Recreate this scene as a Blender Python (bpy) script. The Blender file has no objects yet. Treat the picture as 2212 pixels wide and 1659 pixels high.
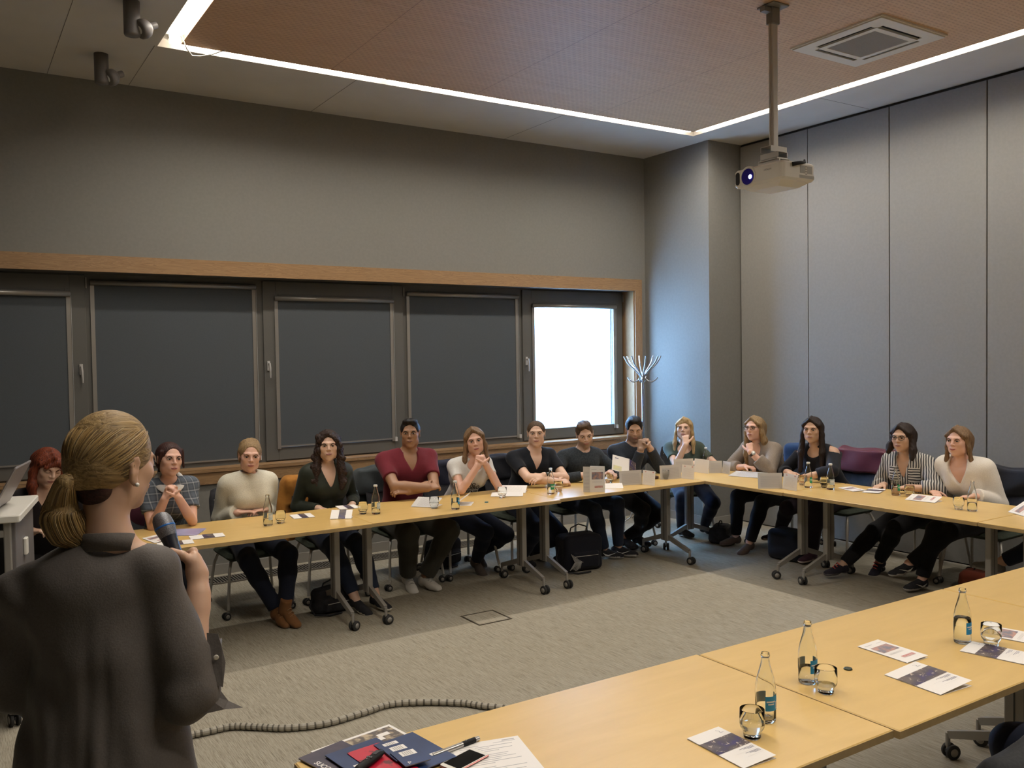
import bpy, bmesh, math, random
import numpy as np
from mathutils import Vector, Matrix, Euler
random.seed(7)
PI = math.pi
SC = bpy.context.scene
COL = SC.collection

# ---------------------------------------------------------------- camera
def make_camera():
    yaw, pitch, roll, f, h = 32.7629, -1.8002, -0.8778, 1902.70, 1.869
    y, p, r = math.radians(yaw), math.radians(pitch), math.radians(roll)
    F = Vector((math.sin(y)*math.cos(p), math.cos(y)*math.cos(p), math.sin(p)))
    R0 = Vector((math.cos(y), -math.sin(y), 0)); U0 = R0.cross(F)
    R = R0*math.cos(r)+U0*math.sin(r); U = -R0*math.sin(r)+U0*math.cos(r)
    cd = bpy.data.cameras.new('camera'); c = bpy.data.objects.new('camera', cd); COL.objects.link(c)
    c.matrix_world = Matrix(((R.x, U.x, -F.x, 0), (R.y, U.y, -F.y, 0), (R.z, U.z, -F.z, h), (0, 0, 0, 1)))
    cd.sensor_fit = 'HORIZONTAL'; cd.sensor_width = 36.0; cd.lens = f*36.0/2212.0
    cd.clip_start = 0.05; cd.clip_end = 200
    SC.camera = c
make_camera()
SC.view_settings.view_transform = 'Standard'; SC.view_settings.look = 'None'
SC.view_settings.gamma = 1.0; SC.view_settings.use_curve_mapping = False
SC.view_settings.exposure = 0.0
SC.cycles.max_bounces = 14; SC.cycles.diffuse_bounces = 4; SC.cycles.transmission_bounces = 14; SC.cycles.glossy_bounces = 3
SC.cycles.transparent_max_bounces = 8
SC.cycles.sample_clamp_indirect = 6.0

# ---------------------------------------------------------------- daylight outside
SKY_STR = 70.0
STRIP_STR = 9.0
LAMP_W = 21.0
def make_world():
    w = bpy.data.worlds.new('overcast sky'); SC.world = w; w.use_nodes = True
    nt = w.node_tree; bg = nt.nodes['Background']
    bg.inputs[0].default_value = (0.31, 0.57, 1.0, 1); bg.inputs[1].default_value = SKY_STR
make_world()
def area(name, loc, rot, sx, sy, power, color, portal=False):
    l = bpy.data.lights.new(name, 'AREA'); l.shape = 'RECTANGLE'; l.size = sx; l.size_y = sy
    l.energy = power; l.color = color
    o = bpy.data.objects.new(name, l); o.location = loc; o.rotation_euler = rot; COL.objects.link(o)
    if portal: l.cycles.is_portal = True
    return o
area('window portal', (6.02, 8.12, 1.73), (-PI/2, 0, 0), 1.2, 1.46, 1.0, (1, 1, 1), True)

# ---------------------------------------------------------------- materials
def mat(name, col=(.5, .5, .5), rough=.5, metal=0.0, spec=None, **kw):
    m = bpy.data.materials.new(name); m.use_nodes = True
    b = m.node_tree.nodes['Principled BSDF']
    b.inputs['Base Color'].default_value = (*col, 1); b.inputs['Roughness'].default_value = rough
    b.inputs['Metallic'].default_value = metal
    if spec is not None: b.inputs['Specular IOR Level'].default_value = spec
    for k, v in kw.items(): b.inputs[k.replace('_', ' ')].default_value = v
    return m
class NT:
    def __init__(s, m): s.m = m; s.n = m.node_tree.nodes; s.l = m.node_tree.links; s.b = s.n['Principled BSDF']
    def new(s, t, **kw):
        x = s.n.new(t)
        for k, v in kw.items(): setattr(x, k, v)
        return x
    def link(s, a, b): s.l.new(a, b)
    def coord(s, out='Object', scale=(1, 1, 1), rot=(0, 0, 0)):
        t = s.new('ShaderNodeTexCoord'); mp = s.new('ShaderNodeMapping')
        s.link(t.outputs[out], mp.inputs[0]); mp.inputs['Scale'].default_value = scale; mp.inputs['Rotation'].default_value = rot
        return mp.outputs[0]
    def noise(s, vec, scale=5, detail=3, rough=.5, dist=0):
        n = s.new('ShaderNodeTexNoise'); s.link(vec, n.inputs['Vector'])
        n.inputs['Scale'].default_value = scale; n.inputs['Detail'].default_value = detail
        n.inputs['Roughness'].default_value = rough; n.inputs['Distortion'].default_value = dist
        return n.outputs['Fac']
    def ramp(s, fac, stops):
        r = s.new('ShaderNodeValToRGB'); s.link(fac, r.inputs[0]); e = r.color_ramp.elements
        while len(e) < len(stops): e.new(.5)
        for i, (p, c) in enumerate(stops): e[i].position = p; e[i].color = (*c, 1)
        return r.outputs[0]
    def math(s, op, a, b=None, c=None):
        n = s.new('ShaderNodeMath', operation=op)
        for i, v in enumerate((a, b, c)):
            if v is None: continue
            if isinstance(v, (int, float)): n.inputs[i].default_value = v
            else: s.link(v, n.inputs[i])
        return n.outputs[0]
    def mix(s, f, a, b, blend='MIX'):
        n = s.new('ShaderNodeMix', data_type='RGBA', blend_type=blend)
        for i, v in ((0, f), (6, a), (7, b)):
            if isinstance(v, (int, float)): n.inputs[i].default_value = v
            elif isinstance(v, tuple): n.inputs[i].default_value = (*v, 1)
            else: s.link(v, n.inputs[i])
        return n.outputs[2]
    def sep(s, vec):
        n = s.new('ShaderNodeSeparateXYZ'); s.link(vec, n.inputs[0]); return n.outputs
    def color(s, c): s.link(c, s.b.inputs['Base Color'])
    def bump(s, h, st=.3, d=.002):
        n = s.new('ShaderNodeBump'); n.inputs['Strength'].default_value = st; n.inputs['Distance'].default_value = d
        s.link(h, n.inputs['Height']); s.link(n.outputs[0], s.b.inputs['Normal'])

def noisy(name, c1, c2, scale=8, rough=.6, stretch=(1, 1, 1), detail=4, bump=0, lo=.35, hi=.65, metal=0, bd=.002, **kw):
    m = mat(name, c1, rough, metal, **kw); t = NT(m); v = t.coord(scale=stretch)
    n = t.noise(v, scale, detail); t.color(t.ramp(n, [(lo, c1), (hi, c2)]))
    if bump: t.bump(n, bump, bd)
    return m

def wood(name, c1, c2, axis='X', scale=1.0, rough=.4):
    m = mat(name, c1, rough); t = NT(m)
    st = {'X': (.7, 9, 9), 'Y': (9, .7, 9), 'Z': (9, 9, .7)}[axis]
    v = t.coord(scale=tuple(a*scale for a in st)); n = t.noise(v, 2.2, 4, .6, 1.2)
    w = t.math('FRACT', t.math('MULTIPLY', n, 9.0)); n2 = t.noise(t.coord(scale=tuple(a*6*scale for a in st)), 4, 3)
    f = t.math('ADD', t.math('MULTIPLY', w, .6), t.math('MULTIPLY', n2, .4))
    t.color(t.ramp(f, [(.2, c2), (.75, c1)])); return m

M = {}
M['wall'] = noisy('grey wall paint', (.185, .180, .162), (.198, .192, .173), 40, .85)
M['ceil'] = noisy('off white ceiling board', (.54, .52, .48), (.57, .55, .51), 3, .9)
def perforated():
    m = mat('perforated wood ceiling', (.42, .24, .15), .55); t = NT(m)
    v = t.coord(scale=(1, 1, 1)); x, y, z = t.sep(v)
    n = t.noise(t.coord(scale=(1.2, 14, 1)), 3, 4, .6, .6)
    base = t.ramp(n, [(.3, (.50, .305, .170)), (.7, (.60, .380, .220))])
    fy = t.math('FRACT', t.math('MULTIPLY', y, 1/.032))
    row = t.math('FLOOR', t.math('MULTIPLY', y, 1/.032))
    fx = t.math('FRACT', t.math('ADD', t.math('MULTIPLY', x, 1/.05), t.math('MULTIPLY', row, .5)))
    a = t.math('LESS_THAN', t.math('ABSOLUTE', t.math('SUBTRACT', fy, .5)), .15)
    b = t.math('LESS_THAN', t.math('ABSOLUTE', t.math('SUBTRACT', fx, .5)), .30)
    hole = t.math('MULTIPLY', a, b)
    c = t.mix(t.math('MULTIPLY', hole, .38), base, (.20, .11, .075))
    # panel joints every 1.2 m x 0.6 m
    jx = t.math('LESS_THAN', t.math('FRACT', t.math('MULTIPLY', x, 1/1.31)), .004)
    c = t.mix(t.math('MULTIPLY', jx, .6), c, (.12, .07, .045))
    t.color(c); return m
M['perf'] = perforated()
def carpet(name, k):
    m = mat(name, (.3, .28, .22), .95, spec=.1); t = NT(m)
    n1 = t.noise(t.coord(scale=(105, 2.4, 1)), 2.2, 4, .7)
    n2 = t.noise(t.coord(scale=(330, 8, 1)), 2, 2, .6)
    n3 = t.noise(t.coord(scale=(1, 1, 1)), 1.3, 2)
    f = t.math('ADD', t.math('MULTIPLY', n1, .55), t.math('MULTIPLY', n2, .45))
    c = t.ramp(f, [(.40, tuple(a*k for a in (.17, .152, .118))), (.5, tuple(a*k for a in (.335, .305, .245))), (.62, tuple(a*k for a in (.42, .39, .32)))])
    c = t.mix(t.math('MULTIPLY', n3, .25), c, (.36*k, .33*k, .24*k))
    t.color(c); t.bump(n2, .5, .003); return m
M['carpet'] = carpet('woven streaked carpet', 1.0)
def table_mat(name, axis):
    m = mat(name, (.62, .42, .18), .32); t = NT(m)
    v = t.coord(scale=(.8, 4, 4) if axis == 'X' else (4, .8, 4))
    n = t.noise(v, 3, 5, .6, .4); n2 = t.noise(t.coord(), 1.5, 2)
    c = t.ramp(n, [(.3, (.62, .41, .135)), (.7, (.70, .475, .17))])
    t.color(t.mix(t.math('MULTIPLY', n2, .3), c, (.70, .45, .15)))
    t.b.inputs['Coat Weight'].default_value = .25; t.b.inputs['Coat Roughness'].default_value = .22
    return m
M['top'] = table_mat('birch table laminate', 'X')
M['topY'] = table_mat('birch table laminate across', 'Y')
M['edge'] = noisy('table edge band', (.36, .25, .11), (.42, .29, .13), 20, .5)
M['trimw'] = wood('oak window trim', (.32, .195, .092), (.23, .130, .060), 'X', 1.0, .5)
M['trimv'] = wood('oak window trim upright', (.32, .195, .092), (.23, .130, .060), 'Z', 1.0, .5)
M['frame'] = mat('dark grey window frame', (.10, .097, .088), .55)
M['blind'] = noisy('anthracite blind cloth', (.062, .072, .082), (.071, .082, .093), 300, .85)
M['rail'] = mat('brushed aluminium rail', (.33, .31, .28), .38, .6)
M['alu'] = mat('satin aluminium', (.50, .48, .44), .42, .45)
M['grey'] = mat('grey powder coat', (.30, .285, .26), .5, .3)
M['dgrey'] = mat('dark grey plastic', (.05, .05, .05), .5)
M['black'] = mat('black plastic', (.012, .012, .013), .6, spec=.25)
M['rubber'] = mat('black rubber', (.02, .02, .02), .7)
M['white'] = mat('white plastic', (.70, .68, .62), .4)
M['chrome'] = mat('chrome', (.55, .57, .60), .2, 1.0)
M['base'] = mat('grey baseboard', (.25, .235, .21), .6)
M['paper'] = mat('white paper', (.78, .75, .72), .6)
M['paperg'] = mat('grey printed paper', (.45, .43, .41), .6)
M['ink'] = mat('dark ink', (.20, .20, .27), .6)
M['inkred'] = mat('red ink', (.55, .06, .05), .6)
M['seatf'] = noisy('dark green seat fabric', (.022, .030, .020), (.035, .045, .030), 60, .9)
M['cloth_blk'] = noisy('black fabric', (.010, .010, .013), (.018, .018, .023), 30, .9)
def glass(name, col=(1, 1, 1), ior=1.47, rough=0.0):
    m = mat(name, col, rough); b = m.node_tree.nodes['Principled BSDF']
    b.inputs['Transmission Weight'].default_value = 1; b.inputs['IOR'].default_value = ior
    return m
M['glass'] = glass('clear glass', (.965, .985, .98), 1.30)
M['glassw'] = glass('window glass', (.97, 1, 1), 1.1)
M['water'] = glass('water', (.985, .995, 1), 1.26)
def emit(name, col, s):
    m = mat(name, col, .5); b = m.node_tree.nodes['Principled BSDF']
    b.inputs['Emission Color'].default_value = (*col, 1); b.inputs['Emission Strength'].default_value = s; return m
M['strip'] = emit('lit strip diffuser', (1.0, .915, .80), STRIP_STR)
M['lens_lit'] = emit('lit projector lens', (.75, .85, 1), 6)

# ---------------------------------------------------------------- mesh helpers
def link(o, parent=None):
    COL.objects.link(o)
    if parent is not None: o.parent = parent
    return o
def tag(o, label=None, cat=None, group=None, kind=None):
    if label: o['label'] = label
    if cat: o['category'] = cat
    if group: o['group'] = group
    if kind: o['kind'] = kind
    return o
def thing(name, label, cat, loc=(0, 0, 0), rz=0, group=None):
    o = bpy.data.objects.new(name, None); o.empty_display_size = .1
    link(o); o.location = loc; o.rotation_euler = (0, 0, rz); return tag(o, label, cat, group)
class MB:
    """collects shapes into one mesh"""
    def __init__(s): s.v = []; s.f = []; s.mi = []; s.sm = []
    def add(s, vs, fs, mi=0, sm=False):
        o = len(s.v); s.v += [tuple(v) for v in vs]; s.f += [tuple(i+o for i in f) for f in fs]
        s.mi += [mi]*len(fs); s.sm += [sm]*len(fs); return s
    def box(s, x0, x1, y0, y1, z0, z1, mi=0, T=None):
        vs = [Vector((x, y, z)) for z in (z0, z1) for y in (y0, y1) for x in (x0, x1)]
        if T is not None: vs = [T @ v for v in vs]
        return s.add(vs, [(0, 2, 3, 1), (4, 5, 7, 6), (0, 1, 5, 4), (2, 6, 7, 3), (0, 4, 6, 2), (1, 3, 7, 5)], mi)
    def rbox(s, x0, x1, y0, y1, z0, z1, r=.01, mi=0, T=None, seg=3):
        # box with rounded vertical corners and chamfered rims
        pts = []
        for cx, cy, a0 in ((x1-r, y1-r, 0), (x0+r, y1-r, 90), (x0+r, y0+r, 180), (x1-r, y0+r, 270)):
            for k in range(seg+1):
                a = math.radians(a0+90*k/seg); pts.append((cx, cy, math.cos(a), math.sin(a)))
        c = min(r*.45, (z1-z0)*.45); vs = []; n = len(pts)
        for z, q in ((z0, r-c), (z0+c, r), (z1-c, r), (z1, r-c)):
            for cx, cy, ca, sa in pts: vs.append(Vector((cx+ca*q, cy+sa*q, z)))
        if T is not None: vs = [T @ v for v in vs]
        fs = [tuple(reversed(range(n))), tuple(range(3*n, 4*n))]
        for l in range(3):
            for i in range(n): fs.append((l*n+i, l*n+(i+1) % n, (l+1)*n+(i+1) % n, (l+1)*n+i))
        return s.add(vs, fs, mi)
    def tube(s, pts, r, n=8, mi=0, caps=True, sm=True):
        pts = [Vector(p) for p in pts]; m = len(pts); rs = r if isinstance(r, (list, tuple)) else [r]*m
        vs = []; prev = None
        for i, p in enumerate(pts):
            t = (pts[min(i+1, m-1)]-pts[max(i-1, 0)]).normalized()
            if prev is None:
                a = Vector((0, 0, 1)) if abs(t.z) < .9 else Vector((1, 0, 0)); u = t.cross(a).normalized()
            else: u = (prev - t*prev.dot(t)).normalized()
            prev = u; w = t.cross(u)
            for k in range(n):
                a = 2*PI*k/n; vs.append(p+(u*math.cos(a)+w*math.sin(a))*rs[i])
        fs = []
        for i in range(m-1):
            for k in range(n): fs.append((i*n+k, i*n+(k+1) % n, (i+1)*n+(k+1) % n, (i+1)*n+k))
        s.add(vs, fs, mi, sm)
        if caps: s.add([vs[k] for k in range(n)], [tuple(reversed(range(n)))], mi); s.add(vs[-n:], [tuple(range(n))], mi)
        return s
    def lathe(s, prof, n=24, mi=0, T=None, sm=True):
        vs = []; m = len(prof)
        for r, z in prof:
            for k in range(n):
                a = 2*PI*k/n; vs.append(Vector((r*math.cos(a), r*math.sin(a), z)))
        if T is not None: vs = [T @ v for v in vs]
        fs = [(i*n+k, i*n+(k+1) % n, (i+1)*n+(k+1) % n, (i+1)*n+k) for i in range(m-1) for k in range(n)]
        return s.add(vs, fs, mi, sm)
    def prism(s, poly, d, mi=0, T=None):
        # poly in XY extruded along z by d
        n = len(poly); vs = [Vector((x, y, 0)) for x, y in poly]+[Vector((x, y, d)) for x, y in poly]
        if T is not None: vs = [T @ v for v in vs]
        fs = [tuple(reversed(range(n))), tuple(range(n, 2*n))]+[(i, (i+1) % n, n+(i+1) % n, n+i) for i in range(n)]
        return s.add(vs, fs, mi)
    def build(s, name, mats, parent=None, bevel=0):
        me = bpy.data.meshes.new(name); me.from_pydata(s.v, [], s.f)
        for m in (mats if isinstance(mats, (list, tuple)) else [mats]): me.materials.append(m)
        me.polygons.foreach_set('material_index', s.mi); me.polygons.foreach_set('use_smooth', s.sm); me.update()
        o = bpy.data.objects.new(name, me); link(o, parent)
        if bevel:
            md = o.modifiers.new('bevel', 'BEVEL'); md.width = bevel; md.segments = 2; md.limit_method = 'ANGLE'
        return o
def TR(loc=(0, 0, 0), rx=0, ry=0, rz=0):
    return Matrix.Translation(loc) @ Euler((rx, ry, rz)).to_matrix().to_4x4()
def struct(o): o['kind'] = 'structure'; return o
def copy_tree(o, parent=None):
    c = o.copy(); COL.objects.link(c); c.parent = parent
    for ch in o.children: copy_tree(ch, c)
    return c
# ================================================================ THE ROOM
HC, YW, XC, YC, XR = 4.146, 7.845, 6.922, 6.817, 7.395
XL, YB = -3.2, -2.2
WX0, WX1, WZ0, WZ1 = -0.46, 6.755, .928, 2.625      # window opening
YF = 8.05                                            # window frame plane
def room():
    struct(MB().box(XL, XR+.2, YB, YW+.6, -.12, 0).build('floor', M['carpet']))
    # window wall with its opening
    w = MB()
    w.box(XL, WX0, YW, YW+.4, 0, HC); w.box(WX1, XR+.2, YW, YW+.4, 0, HC)
    w.box(WX0, WX1, YW, YW+.4, 0, WZ0-.03); w.box(WX0, WX1, YW, YW+.4, WZ1, HC)
    struct(w.build('wall_back', M['wall']))
    struct(MB().box(XC, XR+.2, YC, YW, 0, HC).build('wall_column', M['wall']))
    # folding partition on the right, its panels parted by dark seams
    w = MB(); ys = [YC, 5.907, 4.994, 4.081, 3.168, 2.255, 1.342, .429, -.484, -1.397, YB]
    for i, (a, b) in enumerate(zip(ys[:-1], ys[1:])):
        g = .005 if i != 2 else .008
        w.box(XR, XR+.1, b+g, a-g-(.012 if i == 0 else 0), 0.012, HC-.03)
    w.box(XR+.03, XR+.12, YB, YC, 0, HC, 1)
    struct(w.build('wall_right', [noisy('partition panels', (.215, .206, .190), (.228, .218, .201), 40, .8), mat('dark seam', (.03, .03, .03), .8)]))
    struct(MB().box(XL-.1, XL, YB, YW+.4, 0, HC).build('wall_left', M['wall']))
    struct(MB().box(XL, XR, YB-.1, YB, 0, HC).build('wall_front', M['wall']))
    # ceiling: white rim, light slot, wooden field
    x0, x1, y0, y1 = 1.36, 6.665, .55, 6.775   # outer border of the slot
    s = .135
    c = MB(); top = HC+.25
    c.box(XL, x0, YB, YW+.4, HC, top); c.box(x1, XR+.2, YB, YW+.4, HC, top)
    c.box(x0, x1, YB, y0, HC, top); c.box(x0, x1, y1, YW+.4, HC, top)
    c.box(x0, x1, y0, y1, top-.01, top+.1)
    jm = MB()
    struct(c.build('ceiling', M['ceil']))
    struct(MB().box(x0+s, x1-s, y0+s, y1-s, HC-.004, top-.01).build('ceiling_wood_field', M['perf']))
    # fine joints between the ceiling boards
    j = MB()
    for x in (.746, -.5, -1.8): j.box(x-.002, x+.002, YB, YW, HC-.0012, HC+.01)
    j.box(1.340, 1.344, y1, YW, HC-.0012, HC+.01)
    for y in (2.0, 5.2): j.box(x1, XR, y-.002, y+.002, HC-.0012, HC+.01)
    for x in (2.9, 5.0): j.box(x-.002, x+.002, y1, YW, HC-.0012, HC+.01)
    struct(j.build('trim_1', mat('ceiling joint shadow gap', (.16, .15, .14), .9)))
    # light strips: single lamp bars with pointed ends in the slot
    def bar(ax, a, b, c0, label):
        z = HC+.014; h = .052; m = MB(); L = b-a; tp = .16
        pts = [(0, 0, .006), (tp*.5, 0, h*.6), (tp, 0, h), (L-tp, 0, h), (L-tp*.5, 0, h*.6), (L, 0, .006)]
        vs = []
        for t, _, hh in pts:
            for sgn in (-1, 1):
                vs.append((a+t, c0+sgn*hh, z) if ax == 'X' else (c0+sgn*hh, a+t, z))
        n = len(vs); vs += [(x, y, z+.02) for x, y, z in vs]
        fs = []
        for i in range(len(pts)-1):
            q = (2*i, 2*i+2, 2*i+3, 2*i+1) if ax == 'X' else (2*i, 2*i+1, 2*i+3, 2*i+2)
            fs.append(q); fs.append(tuple(k+n for k in reversed(q)))
            for e in (0, 1): fs.append((2*i+e, 2*i+2+e, 2*i+2+e+n, 2*i+e+n))
        me = MB(); me.add(vs, fs)
        bx = me
        ctr = ((a+b)/2, c0, HC+.03) if ax == 'X' else (c0, (a+b)/2, HC+.03)
        t = thing('ceiling_light_strip', label, 'ceiling light', ctr, 0, 'light strips around the wooden ceiling')
        bx.v = [(x-ctr[0], y-ctr[1], z-ctr[2]) for x, y, z in bx.v]
        bx.build('diffuser', M['strip'], t)
        hb = MB()
        if ax == 'X': hb.box(-L/2, L/2, -.05, .05, .022, .06)
        else: hb.box(-.05, .05, -L/2, L/2, .022, .06)
        hb.build('housing', M['white'], t)
        la = area('strip light', (0, 0, -.022), (0, 0, 0), L-.16 if ax == 'X' else .10, .10 if ax == 'X' else L-.16, LAMP_W*L/1.7, (1.0, .915, .80)); la.data.spread = math.radians(150); la.parent = t
    yn, xe, xw, ysn = y1-s/2, x1-s/2, x0+s/2, y0+s/2
    bar('X', 1.43, 3.12, yn, 'leftmost glowing strip in the slot above the window wall')
    bar('X', 3.15, 4.83, yn, 'middle glowing strip in the slot above the window wall')
    bar('X', 4.86, 6.56, yn, 'glowing strip above the window wall nearest the column corner')
    bar('Y', 4.95, 6.66, xe, 'glowing strip near the column end of the slot beside the partition')
    bar('Y', 2.85, 4.92, xe, 'glowing strip past the air conditioner beside the partition, behind the projector')
    bar('Y', .72, 2.82, xe, 'glowing strip at the upper right edge of the photo')
    bar('Y', 4.55, 6.64, xw, 'short bright glowing strip at the upper left of the wooden ceiling')
    bar('Y', 2.6, 4.52, xw, 'glowing strip left of the wooden ceiling, outside the frame')
    bar('Y', .72, 2.57, xw, 'glowing strip left of the wooden ceiling behind the camera')
    for k in range(3): bar('X', 1.45+k*1.72, 3.11+k*1.72, ysn, ('glowing strip over the camera side, %s' % ('left', 'middle', 'right')[k]))
    # thin white wire hanging from the slot corner
    w = MB().tube([(1.46, 6.47, HC+.005), (1.47, 6.46, HC-.03), (1.50, 6.5, HC-.075), (1.56, 6.60, HC-.085), (1.63, 6.66, HC-.06), (1.72, 6.66, HC-.03), (1.80, 6.60, HC-.003)], .004, 6)
    tag(w.build('wire', M['white']), 'thin white wire loop hanging from the ceiling slot corner', 'wire')
    # baseboards
    struct(MB().box(XL, WX1+.17, YW-.015, YW, 0, .09).build('baseboard_back', M['base']))
    struct(MB().box(XC-.015, XC, YC-.015, YW-.016, 0, .09).box(XC, XR-.005, YC-.015, YC, 0, .09).build('baseboard_column', M['base']))
    # convector grille in the floor along the window wall
    g = MB(); gx0, gx1, gy0, gy1 = -1.5, 4.95, 7.50, 7.70
    g.box(gx0, gx1, gy0, gy1, .001, .004, 1)
    g.box(gx0, gx1, gy0-.015, gy0, .001, .012); g.box(gx0, gx1, gy1, gy1+.015, .001, .012)
    n = 260
    for i in range(n):
        x = gx0+(gx1-gx0)*i/n; g.box(x, x+.009, gy0, gy1, .003, .011)
    tag(g.build('floor_grille', [mat('grille slats', (.20, .185, .16), .5, .4), M['black']]), 'long slatted heating grille in the floor along the window wall', 'floor grille')
    # floor box lid
    fb = MB(); bx0, bx1, by0, by1 = 3.07, 3.345, 5.24, 5.51
    for a in ((bx0, bx1, by0, by0+.014), (bx0, bx1, by1-.014, by1), (bx0, bx0+.014, by0+.014, by1-.014), (bx1-.014, bx1, by0+.014, by1-.014)):
        fb.box(*a, .0, .003)
    t = thing('floor_box', 'square carpeted floor box lid with dark frame on the open floor', 'floor box', (0, 0, 0))
    fb.build('frame', mat('dark brown metal', (.08, .065, .045), .5, .4), t)
    MB().box(bx0+.014, bx1-.014, by0+.014, by1-.014, 0, .002).build('lid', M['carpet'], t)
room()

def windows():
    y = YW
    # oak casing around the opening
    cz0, cz1, cx = .800, 2.737, 6.856
    c = MB(); c.box(XL, cx, y-.02, y, WZ1-.02, cz1)
    struct(c.build('trim_2', M['trimw']))
    struct(MB().box(WX1-.0, cx, y-.02, y, WZ0, WZ1-.02).build('trim_3', M['trimv']))
    struct(MB().box(XL, cx, y-.02, y, cz0, WZ0).build('trim_4', M['trimw']))
    struct(MB().box(WX1-.014, WX1, y-.0, YF-.001, WZ0, WZ1-.02).build('trim_5', M['trimv']))
    struct(MB().box(WX0, WX1, y-.03, YF+.02, WZ0-.025, WZ0).build('windowsill', M['trimw']))
    struct(MB().box(WX0, WX1, y, YF+.05, WZ1-.02, WZ1+.01).build('trim_6', M['frame']))
    # fields: (x0, x1, sash?, blind x0, x1, blind top, blind bottom, handle x)
    F = [(-.44, 1.005, True, -.33, .88, 2.455, 1.045, .945),
         (1.005, 2.455, False, 1.03, 2.403, 2.555, .965, None),
         (2.455, 3.895, True, 2.571, 3.765, 2.458, 1.052, 2.505),
         (3.895, 5.305, False, 3.925, 5.262, 2.535, .985, None),
         (5.305, 6.738, True, 5.435, 6.612, 2.445, 1.02, 5.358)]
    lab = ['dark window sash at the far left with a lowered blind', 'wide fixed window with lowered blind behind the speaker',
           'dark window sash with lowered blind behind the curly haired woman', 'fixed window with lowered blind behind the maroon shirt man',
           'open-blind window at the corner, bright daylight outside']
    for i, (x0, x1, sash, b0, b1, bt, bb, hx) in enumerate(F):
        fr = MB(); z0, z1 = WZ0, WZ1-.02; w = .05
        # outer frame
        def ring(m, a, b, c, d, w, y0, y1):
            m.box(a, a+w, y0, y1, c, d); m.box(b-w, b, y0, y1, c, d)
            m.box(a+w, b-w, y0, y1, c, c+w); m.box(a+w, b-w, y0, y1, d-w, d)
        if sash: ring(fr, x0, x1, z0, z1, .03, YF, YF+.07)
        else:
            fr.box(x0, b0+.045, YF, YF+.07, z0, z1); fr.box(b1-.045, x1, YF, YF+.07, z0, z1)
            fr.box(b0+.045, b1-.045, YF, YF+.07, z0, bb+.03); fr.box(b0+.045, b1-.045, YF, YF+.07, bt-.06, z1)
        root = fr.build('window_%d' % (i+1), M['frame']); struct(root); root['label'] = lab[i]
        gx0, gx1, gz0, gz1 = b0+.045, b1-.045, bb+.03, bt-.06
        if sash:
            sm = MB(); ring(sm, x0+.012, x1-.012, z0+.012, z1-.012, .118, YF-.02, YF+.05)
            if i < 4:
                for a, b_ in ((x0+.1, b0+.04), (b1-.04, x1-.1)): sm.box(a, b_, YF-.019, YF+.049, z0+.1, z1-.1)
                sm.box(b0+.04, b1-.04, YF-.019, YF+.049, bt-.05, z1-.1); sm.box(b0+.04, b1-.04, YF-.019, YF+.049, z0+.1, bb-.008)
            else:
                sm.box(x0+.1, b0+.034, YF-.019, YF+.049, z0+.1, z1-.1); sm.box(b0+.034, x1-.1, YF-.019, YF+.049, bt-.035, z1-.1)
            sm.build('sash', M['frame'], root, .004)
            gx0, gx1, gz0, gz1 = x0+.13, x1-.13, z0+.12, z1-.12
        MB().box(gx0, gx1, YF+.03, YF+.036, gz0, gz1).build('pane', M['glassw'], root)
        if sash:
            h = MB(); h.rbox(hx-.014, hx+.014, YF-.034, YF-.02, 1.77, 1.86, .006)
            h.tube([(hx, YF-.03, 1.835), (hx, YF-.065, 1.835)], .009, 8)
            h.tube([(hx, YF-.062, 1.84), (hx+.002, YF-.068, 1.80), (hx+.004, YF-.066, 1.74), (hx+.006, YF-.06, 1.705)], [.009, .010, .009, .007], 8)
            h.build('handle', mat('window handle metal', (.62, .60, .58), .3, .5), root)
            yb = YF-.02
            hg = MB(); hg.tube([(x1-.006, YF-.028, z1-.12), (x1-.006, YF-.028, z1-.03)], .006, 6); hg.build('hinge', M['rail'], root)
        else: yb = YF-.001
        # roller blind: a thing fixed to this window
        t = thing('roller_blind', ['dark roller blind lowered in the leftmost window sash, cut by the frame', 'widest dark roller blind, directly behind the speaker\'s head',
              'dark roller blind lowered with a line of daylight below it', 'dark roller blind left of the bright open window', 'rolled-up blind cassette over the bright corner window'][i], 'blind', ((b0+b1)/2, yb, bb), 0, 'roller blinds on the windows')
        ox = (b0+b1)/2
        def L(m): m.v = [(x-ox, y_-yb, z-bb) for x, y_, z in m.v]; return m
        cs = MB(); T = Matrix.Translation((b0, yb-.022, bt-.022)) @ Euler((0, PI/2, 0)).to_matrix().to_4x4()
        cs.lathe([(0.0001, 0), (.023, 0), (.023, b1-b0), (.0001, b1-b0)], 14, 0, T)
        L(cs).build('cassette', M['rail'], t)
        rl = MB()
        for xx in (b0, b1-.032):
            L(MB().box(xx, xx+.032, yb-.014, yb, bb-.01, bt-.03)).build('side_rail', M['rail'], t)
        if i < 4:
            L(MB().box(b0+.02, b1-.02, yb-.008, yb-.005, bb+.018, bt-.03)).build('cloth', M['blind'], t)
            L(MB().box(b0+.032, b1-.032, yb-.012, yb-.002, bb+.006, bb+.020)).build('bottom_bar', M['rail'], t)
        cw = MB()
        cw.tube([(b1+.004, yb-.02, bt-.04), (b1+.004, yb-.02, bb+.03)], .0015, 5)
        cw.tube([(b1+.006, yb-.02, bb+.03), (b1+.006, yb-.02, bb-.01)], .014, 8)
        L(cw).build('chain', mat('pale chain', (.5, .5, .5), .4), t)
    # the bright overcast outside and the pale reveal to the right of the glass
    MB_ = MB().box(6.60, 6.75, YF+.055, YF+.32, .9, 2.7)
    struct(MB_.build('window_reveal', mat('pale outside reveal', (.55, .62, .65), .7)))
windows()
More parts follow.
